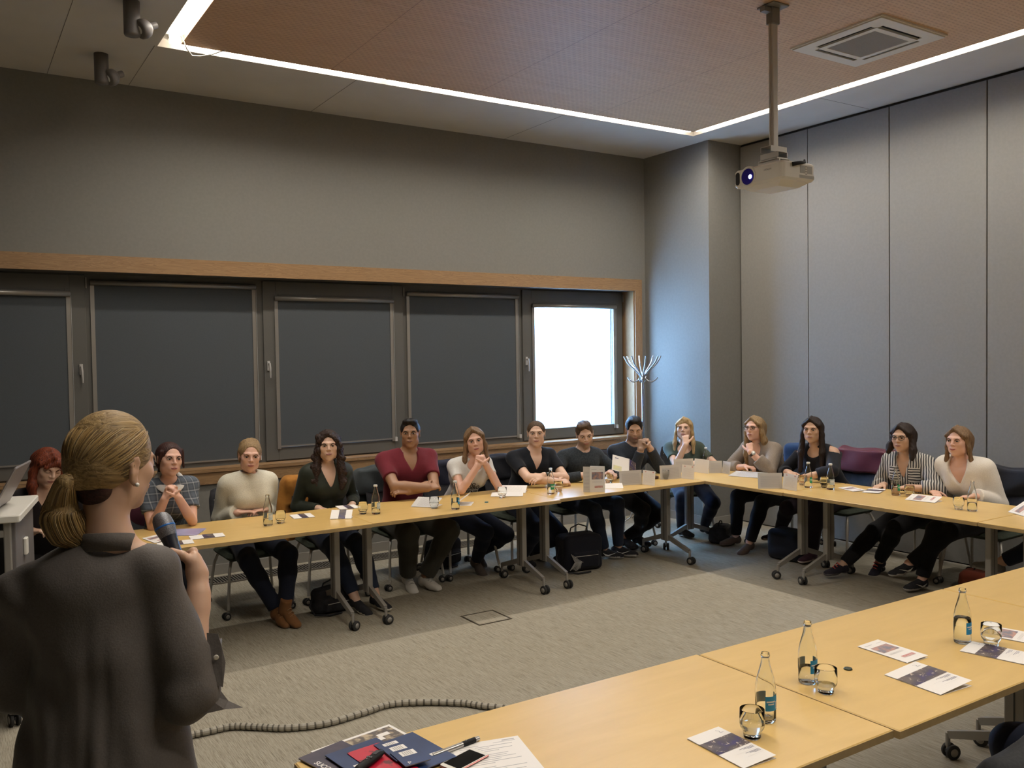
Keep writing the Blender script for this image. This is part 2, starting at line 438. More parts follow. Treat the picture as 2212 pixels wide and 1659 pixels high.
# ================================================================ TABLES
TZ = .74
def table(name_axis, a0, a1, b0, b1, label, legs=(True, True), skew=0):
    """flip-top table, long side a0..a1 along X or Y, depth b0..b1"""
    X = name_axis == 'X'
    L, D = a1-a0, b1-b0
    ctr = ((a0+a1)/2, (b0+b1)/2, 0) if X else ((b0+b1)/2, (a0+a1)/2, 0)
    t = thing('folding_table', label, 'table', ctr, 0 if X else PI/2, 'flip-top tables set in a U')
    g = .0015
    MB().rbox(-L/2+g, L/2-g, -D/2, D/2, TZ-.028, TZ, .008).build('tabletop', M['top'], t)
    MB().box(-L/2+g-.0006, L/2-g+.0006, -D/2-.0006, D/2+.0006, TZ-.0255, TZ-.003).build('edge_band', M['edge'], t)
    for sgn, on in ((-1, legs[0]), (1, legs[1])):
        if not on: continue
        x = sgn*(L/2-.125)
        c = MB(); c.rbox(x-.022, x+.022, -.045, .045, .165, TZ-.05, .008)
        c.box(x-.0235, x+.0235, -.003, .003, .17, TZ-.06, 1)
        col_ = c.build('leg', [M['grey'], M['dgrey']], t)
        k = MB(); k.prism([(-.07, TZ-.030), (.07, TZ-.030), (.055, TZ-.08), (.02, TZ-.105), (-.02, TZ-.105), (-.055, TZ-.08)], .03, 0,
                          Matrix.Translation((x-.018*sgn-.015, 0, 0)) @ Euler((PI/2, 0, PI/2)).to_matrix().to_4x4())
        k.build('hinge_bracket', M['black'], t)
        for f in (-1, 1):
            ft = MB()
            A = Vector((x, f*.02, .205)); B = Vector((x, f*.30, .115)); Cc = Vector((x, f*.315, .075))
            for p, q in ((A, B),):
                d = (q-p); n = Vector((0, -d.z, d.y)).normalized()*.021*f
                vs = []
                for w in (-.0125, .0125):
                    for pt, nn in ((p, n), (q, n*.8), (q, -n*.8), (p, -n)): vs.append(pt+nn+Vector((w, 0, 0)))
                ft.add(vs, [(0, 1, 2, 3), (7, 6, 5, 4), (0, 4, 5, 1), (1, 5, 6, 2), (2, 6, 7, 3), (3, 7, 4, 0)])
            ft.tube([B+Vector((0, f*.008, .005)), Vector((x, f*.308, .06))], .011, 8)
            fo = ft.build('foot', M['grey'], t)
            caster(fo, (x, f*.308, 0), random.uniform(0, 3.1))
    return t
def caster(parent, loc, rz, r=.034):
    m = MB(); T = Matrix.Translation(loc) @ Euler((0, 0, rz)).to_matrix().to_4x4()
    for s in (-1, 1):
        Tw = T @ Matrix.Translation((s*.017-.0085, -.015, r)) @ Euler((0, PI/2, 0)).to_matrix().to_4x4()
        m.lathe([(.0001, 0), (r*.55, -.001), (r*.62, .002), (r*.95, .001), (r, .004), (r, .013), (r*.95, .016), (r*.6, .015), (.0001, .016)], 18, 0 if s < 0 else 0, Tw)
        m.lathe([(.0001, -.0015 if s < 0 else .0175), (r*.55, -.0013 if s < 0 else .0173), (r*.56, .003 if s < 0 else .013)], 18, 1, Tw)
    m.tube([Vector(loc)+Vector((0, 0, r*1.1)), Vector(loc)+Vector((0, 0, r*2.1))], .008, 6, 1)
    m.box(-.004, .004, -.03, .012, r*.9, r*1.35, 0, T)
    return m.build('caster', [M['rubber'], M['grey']], parent)
YT0, YT1 = 5.575, 6.345
table('X', .86, 2.43, YT0-.01, YT1, 'flip-top table at the left end of the window row, before the cream sweater')
table('X', 2.43, 4.03, YT0, YT1, 'flip-top table in the middle of the window row, before the maroon shirt man')
table('X', 4.03, 5.63, YT0+.045, YT1+.02, 'flip-top table of the window row nearest the corner, with the standing leaflet')
table('Y', 4.765, 6.36, 5.635, 6.44, 'flip-top table in the far corner, before the woman with glasses and long hair')
table('Y', 3.175, 4.76, 5.64, 6.44, 'flip-top table of the partition row in front of the striped shirt woman')
table('Y', 1.60, 3.17, 5.64, 6.44, 'flip-top table at the right edge of the photo, its far end by the partition')
table('X', .79, 2.345, 1.572, 2.388, 'nearest flip-top table, with phone, papers and magazines at its left end')
table('X', 2.35, 3.93, 1.555, 2.382, 'near-row table with two leaflets beside the bottle, at the lower right')
table('X', 3.935, 5.63, 1.56, 2.38, 'near-row table running out of the right edge of the photo')

# ================================================================ CHAIRS
def rshell(m, w, h, z0, y0, th=.02, curve=.05, lean=.12, n=10, k=6):
    """curved upright shell: a chair back"""
    vs = []
    for side in (0, 1):
        for j in range(k+1):
            v = j/k
            for i in range(n+1):
                u = i/n*2-1
                rr = 1-abs(2*v-1)**4*.10
                x = u*w/2*rr; z = z0+h*v-(.03*u*u if v > .5 else 0)
                y = y0-lean*v+curve*u*u - (side*th)
                vs.append((x, y, z))
    N = (n+1)*(k+1); fs = []
    for j in range(k):
        for i in range(n):
            a = j*(n+1)+i; fs.append((a, a+1, a+n+2, a+n+1)); fs.append((N+a, N+a+n+1, N+a+n+2, N+a+1))
    for i in range(n):
        fs.append((i, N+i, N+i+1, i+1)); a = k*(n+1)+i; fs.append((a, a+1, N+a+1, N+a))
    for j in range(k):
        a = j*(n+1); fs.append((a, a+n+1, N+a+n+1, N+a)); a += n; fs.append((a, N+a, N+a+n+1, a+n+1))
    return m.add(vs, fs, 0, True)
def make_chair(loc, rz, label):
    t = thing('visitor_chair', label, 'chair', loc, rz, 'castor chairs behind the tables')
    MB().rbox(-.23, .23, -.22, .23, .405, .455, .06, seg=5).build('seat', M['seatf'], t, .008)
    b = MB(); rshell(b, .46, .40, .50, -.20); b.build('backrest', M['cloth_blk'], t)
    for sx in (-1, 1):
        for sy in (-1, 1):
            l = MB().tube([(sx*.15, sy*.12, .40), (sx*.195, sy*.17, .395), (sx*.215, sy*.20, .33), (sx*.245, sy*.25, .065)], .0115, 8)
            lo = l.build('leg', M['alu'], t); caster(lo, (sx*.245, sy*.25, 0), random.uniform(0, 3), .026)
        MB().tube([(sx*.18, -.12, .40), (sx*.20, -.22, .42), (sx*.20, -.235, .55), (sx*.19, -.27, .80)], .010, 8).build('back_support', M['alu'], t)
    return t
CH = None
def chair(x, y, face, label):
    global CH
    rz = math.radians(face-90)
    if CH is None: CH = make_chair((x, y, 0), rz, label); return CH
    c = copy_tree(CH); c.location = (x, y, 0); c.rotation_euler = (0, 0, rz); c['label'] = label; return c

# ================================================================ THINGS ON THE TABLES
def bottle_mesh(water):
    m = MB()
    out = [(.0001, .004), (.018, .003), (.027, .0), (.0305, .004), (.0312, .012), (.0312, .095), (.0305, .112), (.026, .135), (.0195, .158), (.0145, .178), (.0125, .192), (.0122, .199), (.0140, .2), (.0142, .204), (.0128, .206), (.0128, .2105), (.0110, .211)]
    inn = [(.0105, .2095), (.0100, .19), (.0120, .177), (.0172, .157), (.0240, .134), (.0283, .111), (.0288, .094), (.0288, .013), (.025, .008), (.0001, .008)]
    m.lathe(out+inn, 28); return m
def water_mesh(r, z0, z1, taper=None):
    return MB().lathe([(.0001, z0), (r*.9, z0), (r, z0+.004), (r if not taper else taper, z1), (.0001, z1)], 24)
def label_mesh(z0, z1, a0, a1, r=.0318, n=16, band=None):
    m = MB(); vs = []; fs = []
    for z in (z0, z1):
        for i in range(n+1):
            a = math.radians(a0+(a1-a0)*i/n); vs.append((r*math.cos(a), r*math.sin(a), z))
    for i in range(n): fs.append((i, i+1, n+2+i, n+1+i))
    m.add(vs, fs, 0, True)
    if band:   # white swoosh bands and code lines over the label
        for (u0, u1, zz0, zz1, mi) in band:
            vs = []
            for z in (zz0, zz1):
                for i in range(5):
                    a = math.radians(a0+(a1-a0)*(u0+(u1-u0)*i/4)); vs.append(((r+.0003)*math.cos(a), (r+.0003)*math.sin(a), z0+(z1-z0)*z))
            m.add(vs, [(i, i+1, 6+i, 5+i) for i in range(4)], mi, True)
    return m
M['lab_blue'] = mat('blue bottle label', (.02, .27, .52), .5)
M['lab_green'] = mat('green bottle label', (.02, .30, .13), .5)
M['lab_pale'] = mat('pale worn bottle label', (.46, .54, .56), .6)
M['cap_w'] = mat('white bottle cap', (.7, .7, .68), .4)
_cache = {}
def bottle(x, y, col, fill, label, z=TZ, rot=0, cap=False, group='small glass water bottles'):
    k = (col, fill, cap)
    t = thing('water_bottle', label, 'bottle', (x, y, z), rot, group)
    if 'b' not in _cache: _cache['b'] = bottle_mesh(0).build('tmp_b', M['glass']).data; bpy.data.objects.remove(bpy.data.objects['tmp_b'])
    def part(nm, me):
        o = bpy.data.objects.new(nm, me); link(o, t); return o
    part('glass_body', _cache['b'])
    if col:
        key = 'l'+col
        if key not in _cache:
            bars = [(.52+.035*i, .535+.035*i, .15, .55, 2) for i in range(11)] if col == 'blue' else []
            bands = [(.05, .45, .58, .68, 1), (.12, .40, .42, .50, 1), (.5, .92, .10, .6, 1)]+bars
            o = label_mesh(.040, .085, 200, 330, band=bands).build('tmp_l', [M['lab_'+col], M['paper'], M['ink']]); _cache[key] = o.data; bpy.data.objects.remove(o)
        part('label', _cache[key])
        if 'back' not in _cache:
            o = label_mesh(.045, .08, 20, 100).build('tmp_k', [M['lab_pale']]); _cache['back'] = o.data; bpy.data.objects.remove(o)
        part('back_label', _cache['back'])
    if fill:
        key = 'w%.3f' % fill
        if key not in _cache:
            o = water_mesh(.0291, .0078, .0085+fill).build('tmp_w', M['water']); _cache[key] = o.data; bpy.data.objects.remove(o)
        part('water', _cache[key])
    if cap:
        if 'cap' not in _cache:
            o = MB().lathe([(.0001, .2125), (.0135, .2125), (.0148, .210), (.0150, .200), (.0143, .1995)], 20).build('tmp_c', M['cap_w']); _cache['cap'] = o.data; bpy.data.objects.remove(o)
        part('cap', _cache['cap'])
    return t
def tumbler(x, y, fill, label, z=TZ):
    t = thing('drinking_glass', label, 'glass', (x, y, z), 0, 'stackable water glasses')
    if 'g' not in _cache:
        out = [(.0001, .0), (.0225, .0), (.0255, .003), (.0262, .016), (.0275, .021), (.0345, .031), (.0365, .040), (.0368, .055), (.0355, .084), (.0348, .0845)]
        inn = [(.0342, .083), (.0355, .055), (.0352, .041), (.0330, .033), (.0262, .024), (.0240, .017), (.0235, .009), (.0001, .009)]
        o = MB().lathe(out+inn, 28).build('tmp_g', M['glass']); _cache['g'] = o.data; bpy.data.objects.remove(o)
        o = MB().lathe([(.0001, .0086), (.0238, .0086), (.0243, .017), (.0265, .0240), (.0333, .0330), (.0355, .041), (.0358, .044), (.0001, .044)], 24).build('tmp_w', M['water']); _cache['gw'] = o.data; bpy.data.objects.remove(o)
        o = MB().lathe([(.0001, .0086), (.0238, .0086), (.0243, .017), (.0265, .0240), (.0296, .028), (.0001, .028)], 24).build('tmp_w', M['water']); _cache['gv'] = o.data; bpy.data.objects.remove(o)
    def part(nm, me):
        o = bpy.data.objects.new(nm, me); link(o, t); return o
    part('glass_wall', _cache['g'])
    if fill: part('water', _cache['gw' if fill > 1 else 'gv'])
    return t
bottle(2.087, 1.833, 'blue', 0, 'empty bottle with blue label on the nearest table, closest to the camera', rot=math.radians(20))
tumbler(1.963, 1.775, 2, 'half-full glass in front of the nearest bottle')
bottle(2.447, 1.964, 'blue', .045, 'bottle with blue label beside the metal cap, middle of the three near bottles', rot=math.radians(35))
tumbler(2.422, 1.871, 1, 'glass with a little water at the seam between two near tables')
bottle(3.265, 1.895, 'blue', .09, 'half-full bottle with blue label at the right of the near row', rot=math.radians(35))
tumbler(3.316, 1.812, 2, 'water glass at the far right of the near row, next to the half-full bottle')
tag(MB().lathe([(.0001, .006), (.010, .006), (.0135, .0055), (.0155, .001), (.015, 0), (.0135, .001), (.012, .004), (.0001, .004)], 21, 0, Matrix.Translation((2.664, 1.964, TZ))).build('bottle_cap', mat('dark bottle cap', (.06, .07, .05), .35, .7)),
    'dark metal bottle cap lying on the near table', 'bottle cap')
bottle(1.825, 5.942, 'pale', .035, 'bottle on the left window-row table before the cream sweater woman', rot=math.radians(60))
tumbler(1.922, 5.973, 1, 'glass right of the bottle before the cream sweater woman')
tumbler(2.527, 5.957, 1, 'glass at the table seam in front of the curly haired woman')
bottle(2.603, 5.898, 'pale', .03, 'white-capped bottle between the curly haired woman and the maroon shirt man', rot=math.radians(60), cap=True)
tumbler(3.052, 5.845, 2, 'glass in front of the maroon shirt man')
bottle(3.159, 5.711, 'blue', .04, 'white-capped bottle with blue label before the maroon shirt man', rot=math.radians(75), cap=True)
tumbler(3.719, 5.949, 1, 'glass beside the printed sheet before the white tee woman')
bottle(4.134, 5.862, 'green', .045, 'bottle with green label in front of the black v-neck man', rot=math.radians(30), cap=True)
tumbler(4.256, 5.921, 2, 'glass right of the green-labelled bottle by the black v-neck man')
tumbler(4.845, 5.985, 2, 'glass behind the white card, near the bearded man reading')
tumbler(5.437, 5.917, 2, 'glass beside tented leaflet in front of the green tee woman')
bottle(6.22, 6.19, '', .06, 'bottle standing at the far corner of the tables', rot=1, cap=True)
tumbler(6.083, 4.925, 2, 'glass left of the green-labelled bottle by the off-shoulder woman')
bottle(6.014, 4.812, 'green', .04, 'bottle with green label before the off-shoulder woman', rot=math.radians(40), cap=True)
tumbler(6.12, 4.735, 2, 'glass between the two bottles before the off-shoulder woman')
bottle(6.071, 4.637, 'pale', .03, 'right one of the two bottles before the off-shoulder woman', rot=math.radians(10), cap=True)
bottle(6.203, 4.136, 'green', .05, 'bottle in front of the striped shirt woman', rot=math.radians(40))
tumbler(6.235, 4.04, 1, 'glass right of the striped shirt woman\'s bottle')
tumbler(5.99, 3.505, 1, 'glass in front of the white sweater woman')
bottle(6.0, 3.413, '', .05, 'bottle without label in front of the white sweater woman', rot=0)
tag(MB().lathe([(.0001, .006), (.010, .006), (.0135, .0055), (.0155, .001), (.015, 0)], 21, 0, Matrix.Translation((3.50, 5.83, TZ))).build('bottle_cap', mat('blue bottle cap', (.01, .12, .16), .4)),
    'small blue bottle cap lying left of the white tee woman\'s glass', 'bottle cap')

# ---------------------------------------------------------------- leaflets
def photo_mat():
    m = mat('night city photo print', (.1, .08, .15), .45); t = NT(m); v = t.coord('Object')
    n = t.noise(v, 55, 5, .7); x, y, z = t.sep(v)
    g = t.noise(t.coord('Object', (1, 1, 1)), 14, 2)
    c = t.ramp(g, [(.34, (.03, .018, .12)), (.46, (.055, .04, .06)), (.62, (.12, .09, .08))])
    c = t.mix(t.math('MULTIPLY', t.math('GREATER_THAN', n, .62), .8), c, (.6, .5, .4)); t.color(c); return m
M['photo'] = photo_mat()
M['portrait'] = noisy('portrait photo print', (.48, .27, .22), (.20, .19, .23), 32, .5, lo=.42, hi=.58)
M['emblem'] = noisy('printed emblem row', (.6, .50, .45), (.50, .12, .12), 110, .5)
def panel(m, w, l, T, style, up=True):
    """one leaflet panel: sheet w x l with print on its upper face. styles pick the print."""
    m.box(0, w, 0, l, -.0005, 0, 0, T)
    e = .0006
    def q(x0, x1, y0, y1, mi, z=e):
        m.add([T @ Vector(p) for p in ((x0, y0, z), (x1, y0, z), (x1, y1, z), (x0, y1, z))], [(0, 1, 2, 3)], mi)
    if style == 'cover':
        q(0, w, l*.42, l*.76, 1)
        for j, yy in enumerate((.36, .34, .32, .25, .23, .21)):
            a = .12+.1*(j % 3); q(w*(.93-.52+a), w*.93, l*yy, l*(yy+.007), 2)
        q(w*.30, w*.92, l*.285, l*.2875, 4); q(w*.45, w*.92, l*.17, l*.1725, 4)
        # little emblem: a leaning curl over a bar
        for k in range(6):
            a = k*.8; q(w*(.80+.03*math.sin(a)), w*(.812+.03*math.sin(a)), l*(.86+.012*k), l*(.872+.012*k), 2)
        q(w*.80, w*.90, l*.845, l*.852, 2)
    elif style == 'inner':
        q(w*.12, w*.88, l*.50, l*.78, 3); q(w*.30, w*.85, l*.17, l*.25, 5)
        q(w*.1, w*.45, l*.88, l*.90, 4); q(w*.65, w*.9, l*.88, l*.895, 4)
        for yy in (.42, .40, .38): q(w*.15, w*.8, l*yy, l*(yy+.006), 4)
    elif style == 'text':
        for k in range(14): q(w*.12, w*(.8+.1*math.sin(k*2.1)), l*(.18+.045*k), l*(.187+.045*k), 4)
        for xx in (.18, .78): q(w*xx, w*(xx+.09), l*.86, l*.93, 6); q(w*(xx+.02), w*(xx+.07), l*.88, l*.91, 0, e*2)
    elif style == 'greytext':
        q(0, w, 0, l, 4)
        for k in range(13): q(w*.1, w*.9, l*(.12+.055*k), l*(.128+.055*k), 2, e*2)
    elif style == 'full': q(0, w, 0, l, 1)
    elif style == 'violet': q(0, w, 0, l, 7)
    elif style == 'flower':
        q(w*.08, w*.55, l*.05, l*.35, 8); q(w*.15, w*.35, l*.80, l*.86, 2)
    elif style == 'band':
        q(0, w, l*.30, l*.62, 1)
PM = [M['paper'], M['photo'], M['ink'], M['portrait'], mat('pale grey print', (.55, .53, .51), .6), M['emblem'], M['inkred'], noisy('pale violet print', (.40, .38, .56), (.30, .27, .46), 6, .35), noisy('yellow blossom print', (.70, .66, .30), (.60, .58, .45), 60, .5)]
def leaflet(x, y, ang, w, l, style, label, open_=.06, z=TZ, style2='text', name='leaflet', flat=True, cat='leaflet'):
    """folded leaflet lying flat: back panel, and cover hinged along its left long edge, sprung open a little"""
    t = thing(name, label, cat, (x, y, z+.001), math.radians(ang), 'folded leaflets on the tables')
    a = MB(); panel(a, w, l, TR((-w/2, -l/2, 0)), style2); a.build('back_panel', PM, t)
    b = MB(); panel(b, w, l, TR((-w/2, -l/2, .0025), 0, -open_, 0), style); b.build('cover', PM, t)
    return t
def tent(x, y, ang, w, l, half, sA, sB, label, name='name_card', z=TZ, cat='leaflet'):
    """leaflet standing on its edges as a ridge: two panels w long, l high; half = half opening angle"""
    t = thing(name, label, cat, (x, y, z+.001), math.radians(ang), 'leaflets standing open on the tables')
    top = l*math.cos(half)
    a = MB(); panel(a, w, l, Matrix.Translation((-w/2, -l*math.sin(half), 0)) @ Euler((PI/2-half, 0, 0)).to_matrix().to_4x4(), sA)
    b = MB(); panel(b, w, l, Matrix.Translation((w/2, l*math.sin(half), 0)) @ Euler((PI/2-half, 0, PI)).to_matrix().to_4x4(), sB)
    a.build('front_panel', PM, t); b.build('rear_panel', PM, t); return t
def book_stand(x, y, ang, w, h, half, sA, sB, label, name='leaflet', z=TZ):
    """leaflet standing upright, opened like a book around a vertical fold. Print faces the outside"""
    t = thing(name, label, 'leaflet', (x, y, z), math.radians(ang), 'leaflets standing open on the tables')
    a = MB(); panel(a, w, h, Matrix.Translation((0, 0, 0)) @ Euler((0, 0, half)).to_matrix().to_4x4() @ Euler((PI/2, 0, 0)).to_matrix().to_4x4(), sA)
    b = MB(); panel(b, w, h, Matrix.Rotation(-half, 4, 'Z') @ Matrix.Translation((-w, 0, 0)) @ Euler((PI/2, 0, 0)).to_matrix().to_4x4(), sB)
    a.build('right_leaf', PM, t); b.build('left_leaf', PM, t); return t
# near row: long side runs towards the camera side, top to the far left
leaflet(1.853, 1.757, -2, .125, .225, 'cover', 'leaflet with night photo cover nearest the camera, by the nearest glass', .05)
leaflet(2.790, 1.742, -4, .165, .215, 'cover', 'leaflet with night photo cover, sprung open, near the table edge', .10)
leaflet(2.948, 1.982, -3, .118, .215, 'inner', 'slim leaflet with a portrait print beside the bottle cap', .05)
leaflet(3.245, 1.752, 12, .13, .215, 'cover', 'leaflet with night photo cover at the right edge of the photo', .04)
leaflet(3.495, 1.815, 14, .12, .215, 'inner', 'leaflet with a portrait print behind the rightmost near glass', .06)
# window row
leaflet(1.30, 6.02, 60, .21, .21, 'violet', 'pale violet brochure behind the microphone', .02)
leaflet(1.385, 5.80, 84, .11, .21, 'band', 'white leaflet with dark photo band right of the microphone', .03)
leaflet(1.10, 5.90, 10, .11, .21, 'inner', 'open leaflet with portrait print left of the microphone', .10)
leaflet(1.17, 5.70, 84, .11, .21, 'band', 'leaflet with dark band at the table edge behind the microphone', .03)
leaflet(2.13, 6.125, 84, .15, .15, 'band', 'white leaflet with dark band before the curly haired woman\'s left neighbour', .03)
leaflet(2.34, 5.90, 60, .10, .15, 'band', 'leaflet sprung half open near the table seam', .5)
leaflet(2.54, 6.28, 84, .15, .15, 'band', 'white leaflet with dark band at the back of the seam before the curly haired woman', .03)
leaflet(3.06, 5.98, 40, .15, .2, 'greytext', 'grey folded sheet behind the maroon shirt man\'s glass', .35)
leaflet(3.33, 5.88, -38, .13, .18, 'text', 'white sheet propped behind the blue-labelled bottle', .62)
leaflet(3.83, 6.05, 55, .20, .26, 'plain', 'white sheets with block print lying before the white tee woman', .02, name='papers')
leaflet(3.96, 6.16, 50, .17, .22, 'text', 'printed sheet on top of the papers by the white tee woman', .22, name='papers')
book_stand(4.435, 5.75, 152, .115, .21, math.radians(22), 'inner', 'inner', 'leaflet with portrait print standing upright on the window row') if False else None
tent(4.74, 5.84, 152+180, .20, .07, math.radians(62), 'plain', 'plain', 'flat white card in front of the reading bearded man', cat='card')
def vstand(x, y, ang, wl, wr, h, lab, al=24, ar=42, sL='greytext', sR='text', z=TZ):
    t = thing('leaflet', lab, 'leaflet', (x, y, z+.001), math.radians(ang), 'leaflets standing open on the tables')
    K = Euler((math.radians(74), 0, 0)).to_matrix().to_4x4()
    m = MB(); panel(m, wl, h, Matrix.Rotation(math.radians(180+al), 4, 'Z') @ Matrix.Translation((0, 0, 0)) @ Euler((math.radians(106), 0, 0)).to_matrix().to_4x4() @ Matrix.Rotation(PI, 4, 'Y') @ Matrix.Translation((-wl, 0, 0)) if False else Matrix.Rotation(math.radians(al), 4, 'Z') @ Matrix.Translation((-wl, 0, 0)) @ Euler((math.radians(84), 0, 0)).to_matrix().to_4x4(), sL); m.build('left_leaf', PM, t)
    m = MB(); panel(m, wr, h, Matrix.Rotation(math.radians(-ar), 4, 'Z') @ Euler((math.radians(84), 0, 0)).to_matrix().to_4x4(), sR); m.build('right_leaf', PM, t); return t
vstand(5.06, 5.80, -40, .21, .14, .125, 'grey and white leaflet standing open right of the white card')
vstand(5.58, 5.86, -40, .21, .14, .125, 'grey and white leaflet standing open before the green tee person')
vstand(5.97, 6.10, -44, .20, .18, .13, 'bright leaflet standing open at the inner corner of the tables', sR='plain')
vstand(6.12, 5.88, -60, .12, .12, .115, 'dark grey leaflet standing open before the person with glasses and long hair', sL='greytext', sR='greytext')
leaflet(6.16, 5.60, 20, .2, .3, 'greytext', 'open magazine lying in front of the woman with glasses and long hair', .12, name='magazine', cat='magazine')
vstand(5.80, 4.90, -58, .20, .17, .13, 'grey and white leaflet standing open left of the off-shoulder person\'s bottles')
leaflet(6.19, 4.52, -20, .12, .21, 'inner', 'leaflet with portrait print between the off-shoulder and the striped shirt women', .05)
leaflet(6.25, 4.36, -68, .13, .24, 'cover', 'leaflet with photo cover before the striped shirt woman', .03)
leaflet(6.15, 3.87, 10, .14, .22, 'inner', 'opened leaflet before the white sweater woman', .20)
leaflet(6.16, 3.12, -30, .14, .21, 'inner', 'raised leaflet at the right edge of the partition row', .55)
def standing_leaflet():
    w, h = .125, .212
    t = thing('leaflet', 'folded leaflet with portrait print standing upright on the window row', 'leaflet', (4.49, 5.70, TZ), math.radians(-26), 'leaflets standing open on the tables')
    def sheet(T, nm, pr):
        m = MB(); panel(m, w, h, T @ Euler((PI/2, 0, 0)).to_matrix().to_4x4(), pr); m.build(nm, PM, t)
    sheet(Matrix.Translation((-w/2, 0, 0)), 'front_leaf', 'inner')
    sheet(Matrix.Translation((w/2, .001, 0)) @ Matrix.Rotation(math.radians(152), 4, 'Z'), 'rear_leaf', 'text')
    sheet(Matrix.Translation((-w/2-.052, .022, 0)) @ Matrix.Rotation(math.radians(-23), 4, 'Z') @ Matrix.Scale(.45, 4, (1, 0, 0)), 'side_leaf', 'greytext')
standing_leaflet()

# ---------------------------------------------------------------- near left end: magazines, remote, pen, phone, papers
def text_obj(s, size, T, parent, m, name='lettering', bold=False):
    cu = bpy.data.curves.new(name, 'FONT'); cu.body = s; cu.size = size; cu.extrude = .0002
    if bold: cu.offset = size*.02
    tmp = bpy.data.objects.new('tmp_t', cu); COL.objects.link(tmp)
    me = bpy.data.meshes.new_from_object(tmp.evaluated_get(bpy.context.evaluated_depsgraph_get()))
    bpy.data.objects.remove(tmp); me.materials.clear(); me.materials.append(m); me.name = name
    o = bpy.data.objects.new(name, me); link(o, parent); o.matrix_local = T; return o
def desk_stuff():
    navy = noisy('navy cover print', (.012, .030, .10), (.022, .05, .15), 5, .35)
    red = noisy('red cover print', (.50, .01, .035), (.12, .01, .02), 22, .4, lo=.55, hi=.62)
    dark = noisy('dark violet cover', (.03, .025, .05), (.06, .045, .07), 20, .4)
    coll = noisy('collage cover', (.10, .08, .07), (.45, .36, .24), 40, .4, lo=.45, hi=.6)
    z = TZ
    def mag(x, y, ang, w, l, m, nm, lab, zz, th=.004, cat='magazine'):
        t = thing(nm, lab, cat, (x, y, zz), math.radians(ang), 'magazines and folders piled on the near table')
        MB().box(-w/2+.001, w/2-.001, -l/2+.001, l/2-.001, .0005, th-.0005).build('pages', M['paper'], t)
        MB().box(-w/2, w/2, -l/2, l/2, th-.0005, th).box(-w/2, w/2, -l/2, l/2, 0, .0005).build('cover', m, t)
        return t
    def patch(t, x0, x1, y0, y1, zz, m, nm='print'):
        return MB().box(x0, x1, y0, y1, zz, zz+.0003).build(nm, m, t)
    a = mag(1.000, 2.345, 9, .27, .20, M['paper'], 'magazine', 'magazine with collage cover at the bottom of the pile', z, .003)
    patch(a, -.12, .125, -.09, .088, .003, coll)
    for i in range(2): patch(a, .02+.04*i, .07+.03*i, .02+.02*i, .04+.02*i, .0034, M['paper'])
    b = mag(.905, 2.305, -75, .22, .15, dark, 'magazine', 'dark magazine titled SUCCESS at the left end of the pile', z+.0035, .004)
    text_obj('SUCCESS', .024, Matrix.Translation((-.05, -.066, .0043)), b, M['paper'], bold=True)
    c = mag(1.065, 2.235, 8, .19, .22, navy, 'folder', 'plain navy folder in the pile, right part', z+.008, .003, 'folder')
    patch(c, .045, .065, -.06, -.045, .0031, M['paper'])
    d = mag(.965, 2.265, 8, .17, .20, navy, 'folder', 'navy folder with white patches under the red brochure', z+.0115, .003, 'folder')
    patch(d, -.07, -.045, -.055, -.035, .0031, M['paper']); patch(d, -.06, -.035, -.025, -.012, .0031, M['paper'])
    e = mag(.985, 2.225, 6, .105, .21, red, 'brochure', 'red brochure under the black presenter remote', z+.015, .002, 'brochure')
    for i, (xx, yy) in enumerate(((1.045, 2.275), (1.047, 2.235), (1.052, 2.185))):
        f = mag(xx, yy, 4-2*i, .078, .10, navy, 'booklet', ('small navy booklet with white label, back one of three', 'small navy booklet with white label, middle one of three', 'small navy booklet with white label, front one of three')[i], z+.0175+.0035*i, .003, 'booklet')
        patch(f, -.02, .025, .005, .035, .0031, M['paper'])
        for k in range(5): patch(f, -.012+k*.006, -.009+k*.006, .009, .031, .0035, M['paperg'], 'print_line')
        if i == 2: text_obj('P', .022, Matrix.Translation((-.025, -.045, .0034)), f, M['paper'])
    # presenter remote
    t = thing('presenter_remote', 'black presenter remote lying on the red brochure', 'remote control', (.945, 2.218, z+.0185), math.radians(32))
    m = MB(); T = Euler((0, PI/2, 0)).to_matrix().to_4x4()
    m.lathe([(.0001, -.062), (.009, -.060), (.0125, -.05), (.0135, 0), (.0125, .045), (.010, .06), (.0001, .063)], 18, 0, Matrix.Translation((0, 0, .0105)) @ Matrix.Scale(.78, 4, (0, 0, 1)) @ T)
    m.build('body', M['black'], t)
    k = MB()
    for dx, dy in ((.0, 0), (-.012, 0), (.0, .006), (.0, -.006)): k.box(dx-.0035, dx+.0035, dy-.002, dy+.002, .0205, .0222)
    k.build('buttons', mat('grey button', (.12, .12, .13), .5), t)
    MB().box(.020, .045, -.0065, .0065, .0195, .0212).build('display', mat('remote display', (.05, .05, .055), .25), t)
    # pen
    t = thing('pen', 'silver and black pointer pen beside the phone', 'pen', (1.205, 2.198, z+.0085), math.radians(8.5))
    MB().tube([(-.082, 0, 0), (.022, 0, 0)], .0078, 14).build('barrel', mat('pen silver', (.55, .54, .52), .28, .9), t)
    MB().tube([(.022, 0, 0), (.068, 0, 0)], .0082, 14).build('grip', M['black'], t)
    MB().tube([(.068, 0, 0), (.083, 0, 0)], [.0078, .0070], 14).build('end', mat('pen silver end', (.55, .54, .52), .3, .9), t)
    MB().tube([(.035, 0, .0075), (.035, 0, .0093)], .0026, 10).build('button', M['chrome'], t)
